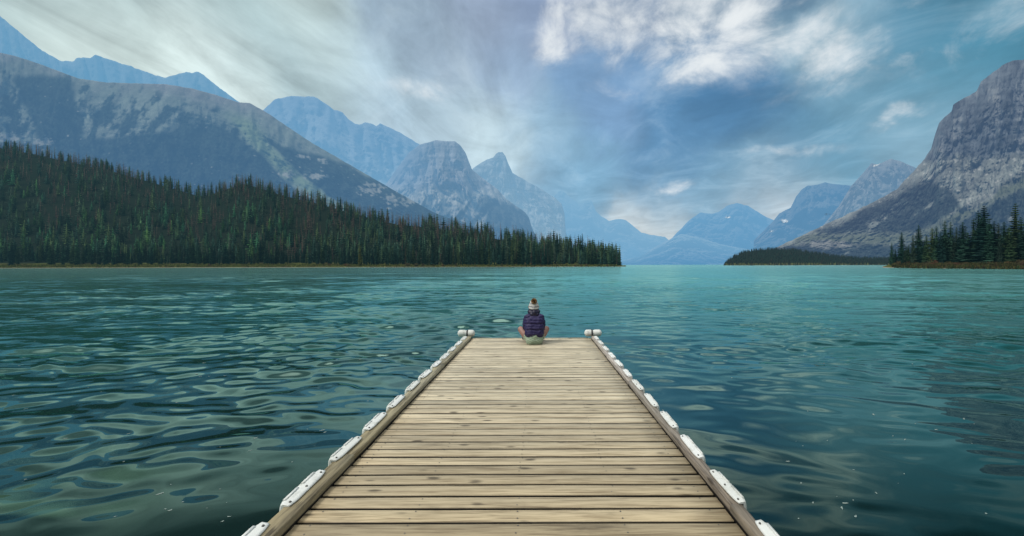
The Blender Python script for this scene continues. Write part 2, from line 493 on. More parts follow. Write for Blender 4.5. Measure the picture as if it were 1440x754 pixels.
def mountain(label, prof, D0, D1, haze, hcol, colour, step=2.5, nrow=130, rough=.05, fu=.035, ft=3.0, seed=1, jag=1.2, base=None, concave=1.25, warpk=1.0, ux=None):
    pu = np.array([p[0] for p in prof], float); pp = np.array([p[1] for p in prof], float)
    us = np.arange(pu[0], min(pu[-1], 1500) + .1, step)
    if pu[-1] > 1500: us = np.concatenate([us, np.arange(us[-1] + 4, pu[-1] + .1, 4)])
    top = np.interp(us, pu, pp)
    top = top + jag * (fbm(us * .09, us * 0, seed, 4, .6)) * 1.6
    e = (hor(us) - top) / F
    e = np.maximum(e, .0002)
    t = np.linspace(0, 1, nrow) ** .9
    T = t[:, None]; U = us[None] + 0 * T
    g = T ** concave * .82 + T * .18
    ux = ux or pu[-1]
    d0 = np.interp(us, [pu[0], ux], D0)[None]; d1 = np.interp(us, [pu[0], ux], D1)[None]
    hmax = e[None] * d1
    # gullies and crags that eat into the face
    warp = fbm(U * .02, T * 3, seed + 40, 3) * 14 * warpk
    n = ridged((U + warp + T * 30 * warpk) * fu, T * ft, seed, 6, .58)
    n2 = fbm(U * .012, T * 2.2, seed + 9, 4)
    wgt = smooth(0, .12, T) * (1 - .75 * smooth(.75, 1, T))
    k = 1 + (rough * (n - .2) + rough * .9 * n2) * wgt
    E = e[None] * g
    Yd = (d0 + (d1 - d0) * T) * k
    Z = E * Yd + CAMZ * (1 - 0)
    Z[0] = -20
    X = (U - CX) / F * Yd
    PY = hor(U) - E * F
    c, hmul = colour(U, T, PY, n)
    rows = [(X, Yd, Z)]
    # back slope, so that the mountain is a closed mass
    for q, zf in ((1.12, .8), (1.3, .45), (1.6, -.02)):
        yb = Yd[-1:] * q
        rows.append(((U[-1:] - CX) / F * Yd[-1:] * q, yb, Z[-1:] * zf))
    X = np.concatenate([r[0] for r in rows]); Yd = np.concatenate([r[1] for r in rows]); Z = np.concatenate([r[2] for r in rows])
    c = np.concatenate([c] + [c[-1:]] * 3); hmul = np.concatenate([hmul] + [hmul[-1:]] * 3)
    nr, nc = X.shape
    Tf = np.concatenate([T + 0 * U] + [np.ones((1, nc))] * 3)
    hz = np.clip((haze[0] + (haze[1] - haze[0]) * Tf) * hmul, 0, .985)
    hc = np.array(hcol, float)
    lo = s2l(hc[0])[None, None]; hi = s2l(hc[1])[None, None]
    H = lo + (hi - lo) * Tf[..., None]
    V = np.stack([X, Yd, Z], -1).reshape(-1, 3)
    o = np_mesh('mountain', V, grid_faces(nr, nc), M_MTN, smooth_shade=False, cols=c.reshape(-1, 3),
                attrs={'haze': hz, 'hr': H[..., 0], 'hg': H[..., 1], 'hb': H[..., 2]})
    tag(o, label, 'mountain', kind='structure')
    return o


def lerp(a, b, w):
    return a + (b - a) * w[..., None]


def C(*v):
    return np.array(v, float)


ROCK = C(.30, .28, .26); SCREE = C(.42, .40, .35); FOREST = C(.022, .035, .03); GRASS = C(.17, .22, .10)


def speck(U, PY, k=.55):
    return np.clip(1 + k * perlin(U * .55, PY * .33, 301) * 1.6 + k * perlin(U * .27 + PY * .1, PY * .2, 302), .25, 2.4)[..., None]


def col_plain(rock=ROCK, amp=.5):
    def f(U, T, PY, n):
        c = rock[None, None] * (1 + amp * (n - .2)[..., None])
        sc = smooth(.05, .35, fbm(U * .03, T * 6, 71, 5))
        return np.clip(lerp(c, SCREE[None, None], sc * .4), .01, .9), 1 - .05 * np.clip(n + .2, -1, 1)
    return f


def col_B(U, T, PY, n):
    w = fbm(U * .03, PY * .03, 5, 5) * 16; w2 = fbm(U * .1, PY * .06, 8, 4)
    streak = fbm((U + PY * .9) * .05, (U - PY) * .008, 15, 5)
    c = np.broadcast_to(C(.30, .285, .275), U.shape + (3,)) * (1 + .35 * (n - .2) + .35 * streak)[..., None]
    # green and pale scree on the middle of the slope
    mid = smooth(95, 125, PY + w - (U - 150) * .22)
    c = lerp(c, C(.23, .27, .21) * (1 + .7 * streak)[..., None], mid * .8)
    pale = smooth(0.0, .25, fbm((U * .8 + PY * .6) * .09, (U - PY) * .02, 33, 6, .62)) * mid
    c = lerp(c, C(.38, .40, .36), pale * .35)
    # mottled forest tongues
    tong = smooth(-.04, .16, fbm(U * .05 + PY * .02, PY * .035, 91, 6, .62) + .30 * smooth(115, 185, PY - (U - 180) * .18) - .16)
    fo = tong * mid * (U < 345)
    # left dark ravine forest
    xl = 18 + (PY - 105) * .42; xr = 98 + (PY - 105) * .25
    fo = np.maximum(fo, smooth(-6, 4, U - xl + w * .7) * smooth(6, -4, U - xr - w * .6) * smooth(98, 108, PY + w * .3))
    b1 = np.interp(U, [0, 60, 110, 200, 260, 300, 335, 360, 385, 440, 500], [215, 205, 193, 186, 183, 172, 190, 208, 232, 290, 350])
    fo = np.maximum(fo, smooth(-4, 5, PY - b1 + w * .45))
    # right slope forest beyond the green avalanche path
    b2 = np.interp(U, [345, 375, 400, 440, 480, 520, 900], [172, 192, 206, 214, 226, 246, 380])
    path_c = np.interp(PY, [150, 175, 200, 225, 250, 275, 300], [322, 346, 366, 390, 418, 450, 492])
    f2 = smooth(-4, 5, PY - b2 + w * .5) * (U > path_c)
    fo = np.maximum(fo, f2)
    pth = np.exp(-((U - path_c - w * .2) / 15.0) ** 2)
    fo = fo * (1 - smooth(.25, .6, pth))
    c = lerp(c, C(.27, .34, .20), np.clip(pth * 1.2, 0, 1) * smooth(150, 175, PY))
    # small rock outcrops in the forest
    for cx, cy, sx, sy in ((403, 244, 16, 6), (445, 246, 20, 7), (455, 226, 9, 5), (520, 265, 22, 11), (550, 280, 14, 12), (575, 282, 14, 8), (10, 190, 30, 9), (60, 196, 22, 7), (425, 219, 10, 4)):
        k = np.exp(-((U - cx) / sx) ** 2 - ((PY - cy) / sy) ** 2) + fbm(U * .16, PY * .2, 18, 4) * 1.1 - .1
        r = smooth(.40, .75, k)
        fo = fo * (1 - .85 * r); c = lerp(c, C(.5, .47, .42), r * .8)
    c = lerp(c, np.broadcast_to(FOREST, c.shape) * (1 + .8 * w2)[..., None] * speck(U, PY, .8), np.clip(fo, 0, 1) * .93)
    return np.clip(c, .01, .9), np.ones_like(U)


def col_D(U, T, PY, n):
    w = fbm(U * .05, PY * .05, 25, 4) * 12
    st = fbm(U * .012, PY * .22, 26, 4)
    c = np.broadcast_to(C(.30, .29, .29), U.shape + (3,)) * (1 + .7 * (n - .2) + .8 * st)[..., None]
    vs = fbm((U + PY * .55) * .09, (PY - U * .3) * .012, 27, 4)
    tal = smooth(258, 272, PY + w)
    c = lerp(c, C(.5, .48, .42) * (1 + .7 * vs)[..., None], tal * .85)
    fo = smooth(0, .22, vs - .06 + smooth(275, 320, PY) * .35 - .12) * smooth(268, 285, PY + w)
    fo = np.maximum(fo, smooth(-3, 5, PY - np.interp(U, [560, 640, 672, 690, 720, 745, 760], [330, 296, 277, 276, 286, 300, 320]) + w * .6) * smooth(0, 12, U - 668 + vs * 30 - (PY - 280) * -.0))
    c = lerp(c, np.broadcast_to(FOREST, c.shape), np.clip(fo, 0, 1) * .9)
    return np.clip(c, .01, .9), 1 + .30 * (1 - smooth(560, 632, U)) * (1 - smooth(240, 300, PY))


def col_E(U, T, PY, n):
    st = fbm(U * .008 + 3, (PY - U * .12) * .25, 46, 4)
    c = np.broadcast_to(C(.30, .30, .30), U.shape + (3,)) * (1 + .5 * (n - .2) + .9 * st)[..., None]
    pale = smooth(.0, .3, fbm(U * .04, (PY - U * .25) * .09, 47, 4)) * smooth(255, 275, PY)
    c = lerp(c, C(.55, .53, .48), pale * .6)
    return np.clip(c, .01, .9), np.ones_like(U)


def col_J(U, T, PY, n):
    w = fbm(U * .03, PY * .03, 55, 5) * 18
    st = fbm((U - PY * .2) * .01, (PY + U * .12) * .11, 56, 5)
    vs = fbm((U + PY * .15) * .06, PY * .012, 57, 5)
    diag = fbm((U + PY * 1.4) * .04, (U * .7 - PY) * .008, 59, 5)
    c = np.broadcast_to(C(.125, .14, .15), U.shape + (3,)) * (1 + .75 * (n - .2) + .7 * st + .8 * vs)[..., None]
    pale = smooth(.05, .35, vs + st * .6) * smooth(110, 140, PY)
    c = lerp(c, C(.36, .36, .34), pale * .5)
    # talus apron
    ta = smooth(-8, 8, PY - np.interp(U, [1250, 1300, 1350, 1400, 1440, 1600], [236, 228, 220, 222, 222, 220]) + w)
    c = lerp(c, C(.30, .31, .27) * (1 + .9 * diag)[..., None], ta * .8)
    sp = smooth(.22, .40, fbm(U * .12, PY * .16, 60, 3)) * ta
    c = lerp(c, C(.6, .58, .52), sp * .7)
    # forest below and in tongues up the apron
    fb = np.interp(U, [1100, 1180, 1250, 1290, 1330, 1352, 1375, 1410, 1440, 1600], [345, 312, 282, 258, 262, 290, 300, 266, 246, 200])
    fo = smooth(-5, 7, PY - fb + w * .6)
    br = smooth(.28, .5, diag + fbm(U * .05, PY * .05, 66, 3) * .5) * smooth(0, 30, PY - fb)
    gr = np.exp(-((PY - np.interp(U, [1290, 1340, 1400, 1440, 1600], [338, 312, 278, 262, 215]) + w * .3) / 11) ** 2)
    fo = fo * (1 - .7 * br) * (1 - .8 * smooth(.3, .8, gr))
    c = lerp(c, C(.16, .18, .10), np.clip(gr, 0, 1) * .8 * smooth(-4, 6, PY - fb + w))
    k = np.exp(-((U - 1165) / 42) ** 2 - ((PY - 346 - (U - 1165) * .03) / 9) ** 2)
    cl = smooth(.4, .8, k + vs * .5)
    fo = fo * (1 - cl * .85); c = lerp(c, C(.36, .34, .31) * (1 + vs)[..., None], cl * .8)
    c = lerp(c, np.broadcast_to(C(.026, .036, .032), c.shape) * (1 + .9 * diag)[..., None] * speck(U, PY, .9), np.clip(fo, 0, 1) * .92)
    return np.clip(c, .012, .9), np.ones_like(U)


def with_snow(f, spots):
    def g(U, T, PY, n):
        c, h = f(U, T, PY, n)
        for cx, cy, sx, sy, rot in spots:
            a = (U - cx) * math.cos(rot) + (PY - cy) * math.sin(rot); b = -(U - cx) * math.sin(rot) + (PY - cy) * math.cos(rot)
            k = smooth(.35, .6, np.exp(-(a / sx) ** 2 - (b / sy) ** 2) + .25 * fbm(U * .2, PY * .3, 3, 2))
            c = lerp(c, C(.88, .9, .92), k); h = h * (1 - .62 * k)
        return c, h
    return g


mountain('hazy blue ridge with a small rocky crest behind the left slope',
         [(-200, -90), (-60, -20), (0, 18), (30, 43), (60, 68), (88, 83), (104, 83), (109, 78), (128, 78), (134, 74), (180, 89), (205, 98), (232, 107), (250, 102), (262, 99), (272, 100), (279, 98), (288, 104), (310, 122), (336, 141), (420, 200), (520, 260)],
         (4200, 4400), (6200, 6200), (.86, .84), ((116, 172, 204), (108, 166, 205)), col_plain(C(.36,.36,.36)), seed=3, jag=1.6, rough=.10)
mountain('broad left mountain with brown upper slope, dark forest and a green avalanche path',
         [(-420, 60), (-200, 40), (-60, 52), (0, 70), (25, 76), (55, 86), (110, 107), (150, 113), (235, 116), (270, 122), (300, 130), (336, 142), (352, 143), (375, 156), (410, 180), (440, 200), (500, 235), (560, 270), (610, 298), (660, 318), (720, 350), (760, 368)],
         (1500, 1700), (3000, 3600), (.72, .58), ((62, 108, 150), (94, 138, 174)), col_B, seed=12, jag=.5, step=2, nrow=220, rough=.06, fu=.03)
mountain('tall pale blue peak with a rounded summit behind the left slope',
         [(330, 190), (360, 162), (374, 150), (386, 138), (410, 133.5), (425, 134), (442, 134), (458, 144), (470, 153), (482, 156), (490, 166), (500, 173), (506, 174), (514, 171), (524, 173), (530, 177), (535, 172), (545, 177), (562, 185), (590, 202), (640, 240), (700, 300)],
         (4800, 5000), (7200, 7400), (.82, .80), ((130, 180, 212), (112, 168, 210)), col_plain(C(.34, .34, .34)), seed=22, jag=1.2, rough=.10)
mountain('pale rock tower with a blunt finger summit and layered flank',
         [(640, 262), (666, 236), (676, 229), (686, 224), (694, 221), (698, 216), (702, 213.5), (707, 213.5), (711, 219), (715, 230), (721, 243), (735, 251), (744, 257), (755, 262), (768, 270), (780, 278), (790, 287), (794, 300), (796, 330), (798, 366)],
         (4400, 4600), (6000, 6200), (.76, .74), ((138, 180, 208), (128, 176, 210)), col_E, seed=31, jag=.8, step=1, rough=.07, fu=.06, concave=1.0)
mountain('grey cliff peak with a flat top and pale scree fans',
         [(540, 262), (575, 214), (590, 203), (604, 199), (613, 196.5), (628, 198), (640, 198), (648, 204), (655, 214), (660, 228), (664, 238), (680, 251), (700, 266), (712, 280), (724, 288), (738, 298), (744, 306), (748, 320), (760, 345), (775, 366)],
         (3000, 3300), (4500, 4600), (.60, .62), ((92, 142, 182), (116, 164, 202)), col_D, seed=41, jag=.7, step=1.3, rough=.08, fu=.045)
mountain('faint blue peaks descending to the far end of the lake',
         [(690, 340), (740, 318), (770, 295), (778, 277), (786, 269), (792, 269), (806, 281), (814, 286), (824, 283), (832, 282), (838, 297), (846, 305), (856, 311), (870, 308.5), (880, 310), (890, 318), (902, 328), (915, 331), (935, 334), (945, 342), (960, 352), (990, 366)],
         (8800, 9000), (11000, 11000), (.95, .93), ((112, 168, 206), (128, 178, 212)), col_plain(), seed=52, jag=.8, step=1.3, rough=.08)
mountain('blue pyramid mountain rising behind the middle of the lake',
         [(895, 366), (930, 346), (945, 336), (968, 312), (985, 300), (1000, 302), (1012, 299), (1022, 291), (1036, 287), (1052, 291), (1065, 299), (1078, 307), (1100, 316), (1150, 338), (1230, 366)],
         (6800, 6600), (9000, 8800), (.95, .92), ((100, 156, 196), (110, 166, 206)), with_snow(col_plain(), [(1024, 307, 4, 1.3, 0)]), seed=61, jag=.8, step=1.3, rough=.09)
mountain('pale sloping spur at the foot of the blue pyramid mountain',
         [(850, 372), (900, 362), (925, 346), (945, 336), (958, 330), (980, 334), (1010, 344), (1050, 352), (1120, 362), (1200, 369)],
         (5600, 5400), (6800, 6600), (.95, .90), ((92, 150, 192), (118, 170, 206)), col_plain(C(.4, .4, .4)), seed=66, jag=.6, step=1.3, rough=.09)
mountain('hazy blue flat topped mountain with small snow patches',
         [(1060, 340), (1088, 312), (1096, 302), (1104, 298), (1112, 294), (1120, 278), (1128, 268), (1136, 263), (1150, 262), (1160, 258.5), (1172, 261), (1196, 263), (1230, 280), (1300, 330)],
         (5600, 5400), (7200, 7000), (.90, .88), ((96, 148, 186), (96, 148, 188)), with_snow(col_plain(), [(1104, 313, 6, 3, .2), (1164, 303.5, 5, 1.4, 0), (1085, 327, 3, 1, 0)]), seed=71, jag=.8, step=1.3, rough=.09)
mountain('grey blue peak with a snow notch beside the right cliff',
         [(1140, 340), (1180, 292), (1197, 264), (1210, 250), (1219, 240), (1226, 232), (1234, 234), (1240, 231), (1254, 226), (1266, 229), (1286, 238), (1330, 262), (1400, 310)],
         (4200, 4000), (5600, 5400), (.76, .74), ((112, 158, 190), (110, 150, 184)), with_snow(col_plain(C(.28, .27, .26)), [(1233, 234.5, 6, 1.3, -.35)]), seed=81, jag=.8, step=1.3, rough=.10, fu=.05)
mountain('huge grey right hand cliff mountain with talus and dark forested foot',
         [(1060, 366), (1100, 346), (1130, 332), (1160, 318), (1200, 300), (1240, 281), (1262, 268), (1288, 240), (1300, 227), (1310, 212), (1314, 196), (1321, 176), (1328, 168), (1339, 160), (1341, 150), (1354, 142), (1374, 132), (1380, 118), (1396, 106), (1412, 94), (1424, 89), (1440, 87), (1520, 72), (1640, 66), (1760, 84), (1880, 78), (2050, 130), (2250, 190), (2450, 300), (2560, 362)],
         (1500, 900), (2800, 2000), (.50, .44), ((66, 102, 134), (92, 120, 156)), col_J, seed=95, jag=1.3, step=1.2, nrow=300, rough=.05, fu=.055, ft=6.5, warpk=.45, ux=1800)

# ------------------------------------------------------------------ conifers
def conifer(seed, H, R, layers, per, detail, dead=0.0):
    """returns verts, tris, vertex colours (relative) of one spruce crown standing at the origin"""
    r = random.Random(seed)
    V = []; T = []; K = []
    z0 = .07 * H
    gapz = r.uniform(.3, .8)
    for i in range(layers):
        t = i / (layers - 1)
        z = z0 + (H * .985 - z0) * t ** .93
        rad = R * ((1 - t) ** (.66 if detail else .56)) * (1 - .28 * math.exp(-t * 9)) * r.uniform(.72, 1.12) + .012 * H
        if abs(t - gapz) < .03: rad *= .6
        n = max(3, int(per * (1 - .45 * t)))
        a0 = r.random() * 6.28
        for j in range(n):
            if r.random() < .10 + dead * .3: continue
            a = a0 + 6.2832 * j / n + r.uniform(-.25, .25)
            L = rad * r.uniform(.62, 1.18)
            ca, sa = math.cos(a), math.sin(a)
            w = L * r.uniform(.26, .42) * (.55 if dead else 1) + .004 * H
            drop = L * r.uniform(.18, .5) * (1 - .9 * t)
            th = max(.03 * H * (1 - .6 * t), L * .30) * (.5 if dead else 1)
            b = len(V)
            sh = r.uniform(.65, 1.3)
            if detail:
                V += [(0, 0, z + th * .35), (ca * L * .55 - sa * w, sa * L * .55 + ca * w, z - drop * .45 + r.uniform(-.1, .1)),
                      (ca * L, sa * L, z - drop + .1 * L), (ca * L * .55 + sa * w, sa * L * .55 - ca * w, z - drop * .45 + r.uniform(-.1, .1)),
                      (ca * L * .6, sa * L * .6, z - drop * .6 - th), (ca * L * .2, sa * L * .2, z - th * .9)]
                T += [(b, b + 1, b + 2), (b, b + 2, b + 3), (b, b + 2, b + 4), (b, b + 4, b + 5), (b + 1, b + 4, b + 2), (b + 3, b + 2, b + 4)]
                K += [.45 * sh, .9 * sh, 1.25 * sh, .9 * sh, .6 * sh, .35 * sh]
            else:
                V += [(-sa * w * .4, ca * w * .4, z + th), (ca * L, sa * L, z - drop), (sa * w * .8, -ca * w * .8, z + th * .3), (ca * L * .4, sa * L * .4, z - th * 1.4)]
                T += [(b, b + 1, b + 2), (b, b + 3, b + 1)]
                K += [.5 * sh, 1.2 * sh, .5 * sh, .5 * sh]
    # leader and dark core
    b = len(V); m = 7 if detail else 4
    cr = R * (.36 if detail else .42) * (.35 if dead else 1)
    for k in range(m):
        a = 6.2832 * k / m
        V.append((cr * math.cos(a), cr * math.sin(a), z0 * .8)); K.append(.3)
    V.append((0, 0, H)); K.append(.9)
    T += [(b + k, b + (k + 1) % m, b + m) for k in range(m)]
    return np.array(V), np.array(T), np.array(K)


def crown_mesh(seed, H, R, layers, per, base, dead=0.):
    V, T, K = conifer(seed, H, R, layers, per, True, dead)
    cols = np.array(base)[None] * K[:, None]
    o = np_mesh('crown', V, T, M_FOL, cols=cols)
    COL.objects.unlink(o); me = o.data; bpy.data.objects.remove(o)
    return me


def trunk_mesh(H, rad):
    bm = bmesh.new()
    rings = []
    for z, q in ((-1.0, 1.3), (0, 1.15), (.25 * H, .8), (.6 * H, .45), (.97 * H, .06)):
        rings.append([bm.verts.new((rad * q * math.cos(k * 1.0472), rad * q * math.sin(k * 1.0472), z)) for k in range(6)])
    for a, b in zip(rings, rings[1:]):
        for k in range(6): bm.faces.new((a[k], a[(k + 1) % 6], b[(k + 1) % 6], b[k]))
    me = bpy.data.meshes.new('trunk'); bm.to_mesh(me); bm.free(); me.materials.append(M_BARK)
    return me


GREENS = [(.032, .070, .052), (.026, .060, .052), (.042, .076, .046), (.024, .052, .048), (.040, .060, .048), (.052, .080, .042)]
PROT = []
for i in range(8):
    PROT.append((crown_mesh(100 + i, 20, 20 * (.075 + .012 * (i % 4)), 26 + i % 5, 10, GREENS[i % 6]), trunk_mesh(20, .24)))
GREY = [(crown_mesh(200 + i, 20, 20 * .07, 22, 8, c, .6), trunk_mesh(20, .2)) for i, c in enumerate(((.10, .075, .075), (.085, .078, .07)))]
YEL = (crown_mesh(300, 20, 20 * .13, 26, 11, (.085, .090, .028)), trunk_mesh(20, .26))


def tree(x, y, z, h, proto, label, group, wide=1.0):
    s = h / 20
    t = empty('spruce_tree', (x, y, z)); t.scale = (s * wide, s * wide, s); t.rotation_euler = (0, 0, random.random() * 6.28)
    tag(t, label, 'tree', group)
    link(bpy.data.objects.new('trunk', proto[1]), t)
    link(bpy.data.objects.new('crown', proto[0]), t)
    return t


# ---- left shore terrain
LU = np.array([-400, -200, 0, 40, 100, 150, 200, 250, 280, 300, 322, 345, 370, 400, 450, 500, 560, 600, 650, 700, 730, 760, 800, 840, 866, 874, 880])
LP = np.array([180, 178, 196, 203, 216, 226, 240, 254, 263, 260, 252, 246, 253, 262, 273, 287, 300, 303, 309, 318, 322, 326, 332, 338, 345, 362, 374])
DEAD_U = None


def left_shore(u): return np.interp(u, [-400, 0, 480, 700, 872, 880], [400, 430, 440, 445, 462, 466])


def left_ridge(u): return np.interp(u, [-400, 0, 300, 600, 800, 872, 880], [900, 900, 880, 760, 600, 500, 480])


def left_ground(u, t):
    """t = 0 at the waterline, 1 at the ridge: returns x, y, z"""
    ds = left_shore(u); dr = left_ridge(u)
    y = ds + (dr - ds) * t
    top = np.interp(u, LU, LP)
    hr = np.maximum((hor(u) - top) / F * dr + CAMZ - 23.0, 1.2)
    z = -.15 + np.interp(u, [450, 600], [3.4, 1.6]) * smooth(-.01, .05, t) + (hr - 1.3) * smooth(.04, 1.0, t) ** .82 * (t > .04)
    return (u - CX) / F * y, y, z


us = np.arange(-400, 880.1, 8); ts = np.concatenate([[-.12, -.02, 0, .01, .02, .04, .06], np.linspace(.1, 1, 22), [1.25, 1.6, 2.2]])
Ug, Tg = np.meshgrid(us, ts)
Xg, Yg, Zg = left_ground(Ug, np.clip(Tg, 0, 1))
Yx = left_shore(Ug) + (left_ridge(Ug) - left_shore(Ug)) * Tg
Xg = (Ug - CX) / F * Yx; Yg = Yx
Zg = np.where(Tg < 0, -.15 + Tg * 20, Zg); Zg = np.where(Tg > 1, Zg * (1 - (Tg - 1) * .6), Zg)
o = np_mesh('left_shore_hill', np.stack([Xg, Yg, Zg], -1).reshape(-1, 3), grid_faces(len(ts), len(us)), M_GROUND, smooth_shade=True)
tag(o, 'wooded hill and grassy bank along the left shore', 'hill', kind='structure')

# ---- far left forest beyond the individual trees: one mass
def forest_mass(name, pts, label, M_=M_FOL):
    """pts: x, y, z, h, wide, colour, dead"""
    LOW = [conifer(500 + i, 1.0, (.10, .12, .135, .11, .15, .125)[i], 10, 7, False) for i in range(6)] + [conifer(560 + i, 1.0, .085, 9, 6, False, .5) for i in range(3)]
    Vs, Ts, Cs = [], [], []; off = 0
    for x, y, z, h, wd, c, dead in pts:
        V, T, K = LOW[random.randrange(6) if not dead else 6 + random.randrange(3)]
        a = random.random() * 6.28; ca, sa = math.cos(a), math.sin(a)
        W = np.stack([(V[:, 0] * ca - V[:, 1] * sa) * h * wd + x, (V[:, 0] * sa + V[:, 1] * ca) * h * wd + y, V[:, 2] * h + z], -1)
        Vs.append(W); Ts.append(T + off); off += len(V); Cs.append(np.array(c)[None] * K[:, None])
    o = np_mesh(name, np.concatenate(Vs), np.concatenate(Ts), M_, cols=np.concatenate(Cs))
    tag(o, label, 'forest', kind='stuff')
    return o


pts = []
N = 4700
uu = rng.uniform(-330, 872, N); tt = rng.uniform(.075, 1.0, N) ** .92
deadf = fbm(uu * .02, tt * 4, 77, 3)
for u, t, df in zip(uu, tt, deadf):
    x, y, z = left_ground(u, t)
    h = random.choice((random.uniform(9, 16), random.uniform(15, 24), random.uniform(20, 30)))
    top_band = t + df * .9 + np.interp(u, [0, 300, 420, 700, 870], [.05, .22, .22, .05, -.2])
    dead = random.random() < np.clip((top_band - .36) * 1.7, 0.03, .75)
    if dead: c = random.choice(((.165, .115, .13), (.14, .10, .105), (.155, .13, .13), (.10, .09, .09)))
    else:
        c = np.array(random.choice(GREENS)) * np.array((.92, 1.0, 1.06)) * random.choice((.8, 1.2, 1.5, 1.9, 2.3))
        if t < .5 and u < 420 and random.random() < .35: c = c * np.array((1.3, 1.75, 1.25))
    pts.append((float(x), float(y), float(z) - .4, h, random.uniform(1.15, 2.3), c, dead))
forest_mass('forest', pts, 'dense mass of green and grey dying spruces climbing the left hill')

# ---- the front row of the left forest, tree by tree
G_L = 'spruces in the front rows along the left shore'
zones = [(215, 'dark spruce in the packed front row at the far left of the left shore'),
         (430, 'dark spruce in the left shore front row, left of the pale bushy tree'),
         (640, 'slim dark spruce in the left shore front row below the avalanche path'),
         (790, 'slender spire shaped spruce in the left shore row behind the dock corner'),
         (880, 'slender spruce at the tapering tip of the left forest point')]
nl = 236
for i in range(nl):
    q = max(i + random.uniform(-.3, .3), 0.0) / nl
    u = -6 + 876 * q ** .86
    t = random.choice((.045, .06, .075, .09)) + random.uniform(-.006, .01)
    if u > 780: t = random.uniform(.06, .5)
    x, y, z = left_ground(np.float64(u), np.float64(t))
    want = np.interp(u, [0, 300, 560, 640, 700, 760, 800, 830, 855, 870], [25, 24, 24, 27, 32, 33, 31, 28, 22, 15])
    h = want * random.choice((random.uniform(.5, .75), random.uniform(.7, 1.0), random.uniform(.9, 1.12)))
    if 690 < u < 850 and random.random() < .22: h *= 1.18
    lab = next(l for m_, l in zones if u <= m_)
    pr = random.choice(PROT)
    if u > 560 and random.random() < .12: pr = random.choice(GREY)
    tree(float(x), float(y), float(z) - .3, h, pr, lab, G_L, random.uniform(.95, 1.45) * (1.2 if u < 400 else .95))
for u, h, lab in ((508, 23, 'broad yellowish green spruce standing out at the left shore'),):
    x, y, z = left_ground(np.float64(u), np.float64(.03))
    tree(float(x), float(y) - 3, float(z) - .3, h, YEL, lab, None)

# ---- right shore terrain and trees
def right_shore(u): return np.interp(u, [1243, 1300, 1440, 1700], [232, 190, 150, 120])


def right_ground(u, dy):
    ds = right_shore(u) + 5 * fbm(u * .05, u * 0, 14, 3); y = ds + dy
    z = -.2 + 1.9 * smooth(0, 9, dy) + .03 * np.maximum(dy - 9, 0)
    tip = smooth(1240, 1262, u)
    z = -.2 + (z + .2) * (.12 + .88 * tip)
    return (u - CX) / F * y, y, z


us = np.concatenate([np.arange(1238, 1480, 4.), np.arange(1480, 2100, 30.)]); dys = np.array([-6, -1, 0, .7, 1.5, 3, 5, 7, 9, 14, 25, 45, 80, 130])
Ug, Dg = np.meshgrid(us, dys)
Xg, Yg, Zg = right_ground(Ug, Dg)
Zg = np.where(Dg < 0, -.2 + Dg * .2, Zg) + .12 * fbm(Xg * .2, Yg * .2, 4, 3) * (Dg > 0.5)
Zg[-1] = -5; Zg[:, 0] = -1.0
o = np_mesh('right_shore_bank', np.stack([Xg, Yg, Zg], -1).reshape(-1, 3), grid_faces(len(dys), len(us)), M_GROUND, smooth_shade=True)
tag(o, 'low brown bank of the right shore with a pale waterline', 'bank', kind='structure')

RT = [(1254, 343, 1), (1259, 352, .9), (1268, 328, .9), (1276, 348, .9), (1284, 332, .9), (1292, 318, .8), (1303, 332, .9), (1311, 322, 1.1), (1317, 320, 1), (1323, 327, .8), (1329, 312, .9), (1337, 314, .8),
      (1345, 321, .9), (1354, 314, 1.1), (1361, 329, 1), (1369, 309, .9), (1376, 298, 1), (1384, 291, 1), (1391, 310, .9), (1398, 313, 1.1), (1404, 316, .9), (1412, 314, 1), (1419, 321, 1), (1428, 288, .95), (1436, 307, 1), (1444, 313, 1)]
ORD = ['first', 'second', 'third', 'fourth', 'fifth', 'sixth', 'seventh', 'eighth', 'ninth', 'tenth', 'eleventh', 'twelfth']
G_R = 'spruces on the right shore'
for i, (u, top, wd) in enumerate(RT):
    x, y, z = right_ground(np.float64(u), np.float64(11 + (i * 7) % 9))
    h = (hor(u) - top) / F * float(y) + CAMZ - float(z)
    if i < 12: lab = ORD[i] + ' tall spruce counted from the lakeside tip of the right shore wood'
    elif u == 1384: lab = 'tallest dark spruce in the middle of the right shore wood'
    elif u == 1428: lab = 'tall lone topped spruce near the right edge, its tip against the pale scree'
    elif u < 1384: lab = 'dark spruce in the right shore wood, left of its tallest middle tree'
    else: lab = 'dark spruce in the right shore wood, right of its tallest middle tree'
    tree(float(x), float(y), float(z) - .3, h, PROT[(i * 3) % 8], lab, G_R, wd * 1.7)
for k in range(62):
    u = random.uniform(1262, 1475); dy = random.uniform(8, 42)
    x, y, z = right_ground(np.float64(u), np.float64(dy))
    top = np.interp(u, [1250, 1290, 1330, 1380, 1440], [362, 350, 338, 334, 330]) + random.uniform(-8, 14)
    h = max((hor(u) - top) / F * float(y) + CAMZ - float(z), 5)
    tree(float(x), float(y), float(z) - .3, h, random.choice(PROT), 'lower spruce filling the right shore wood between the tall trees', 'lower spruces filling the right shore wood', random.uniform(1.5, 2.1))

# ---- the low wooded island and the wood along the right mountain's foot
def isl_top(u): return np.interp(u, [1016, 1022, 1032, 1046, 1065, 1090, 1115, 1140, 1165, 1190, 1220, 1270], [374, 366, 360, 354, 351, 350, 351, 355, 359, 362, 364, 364])


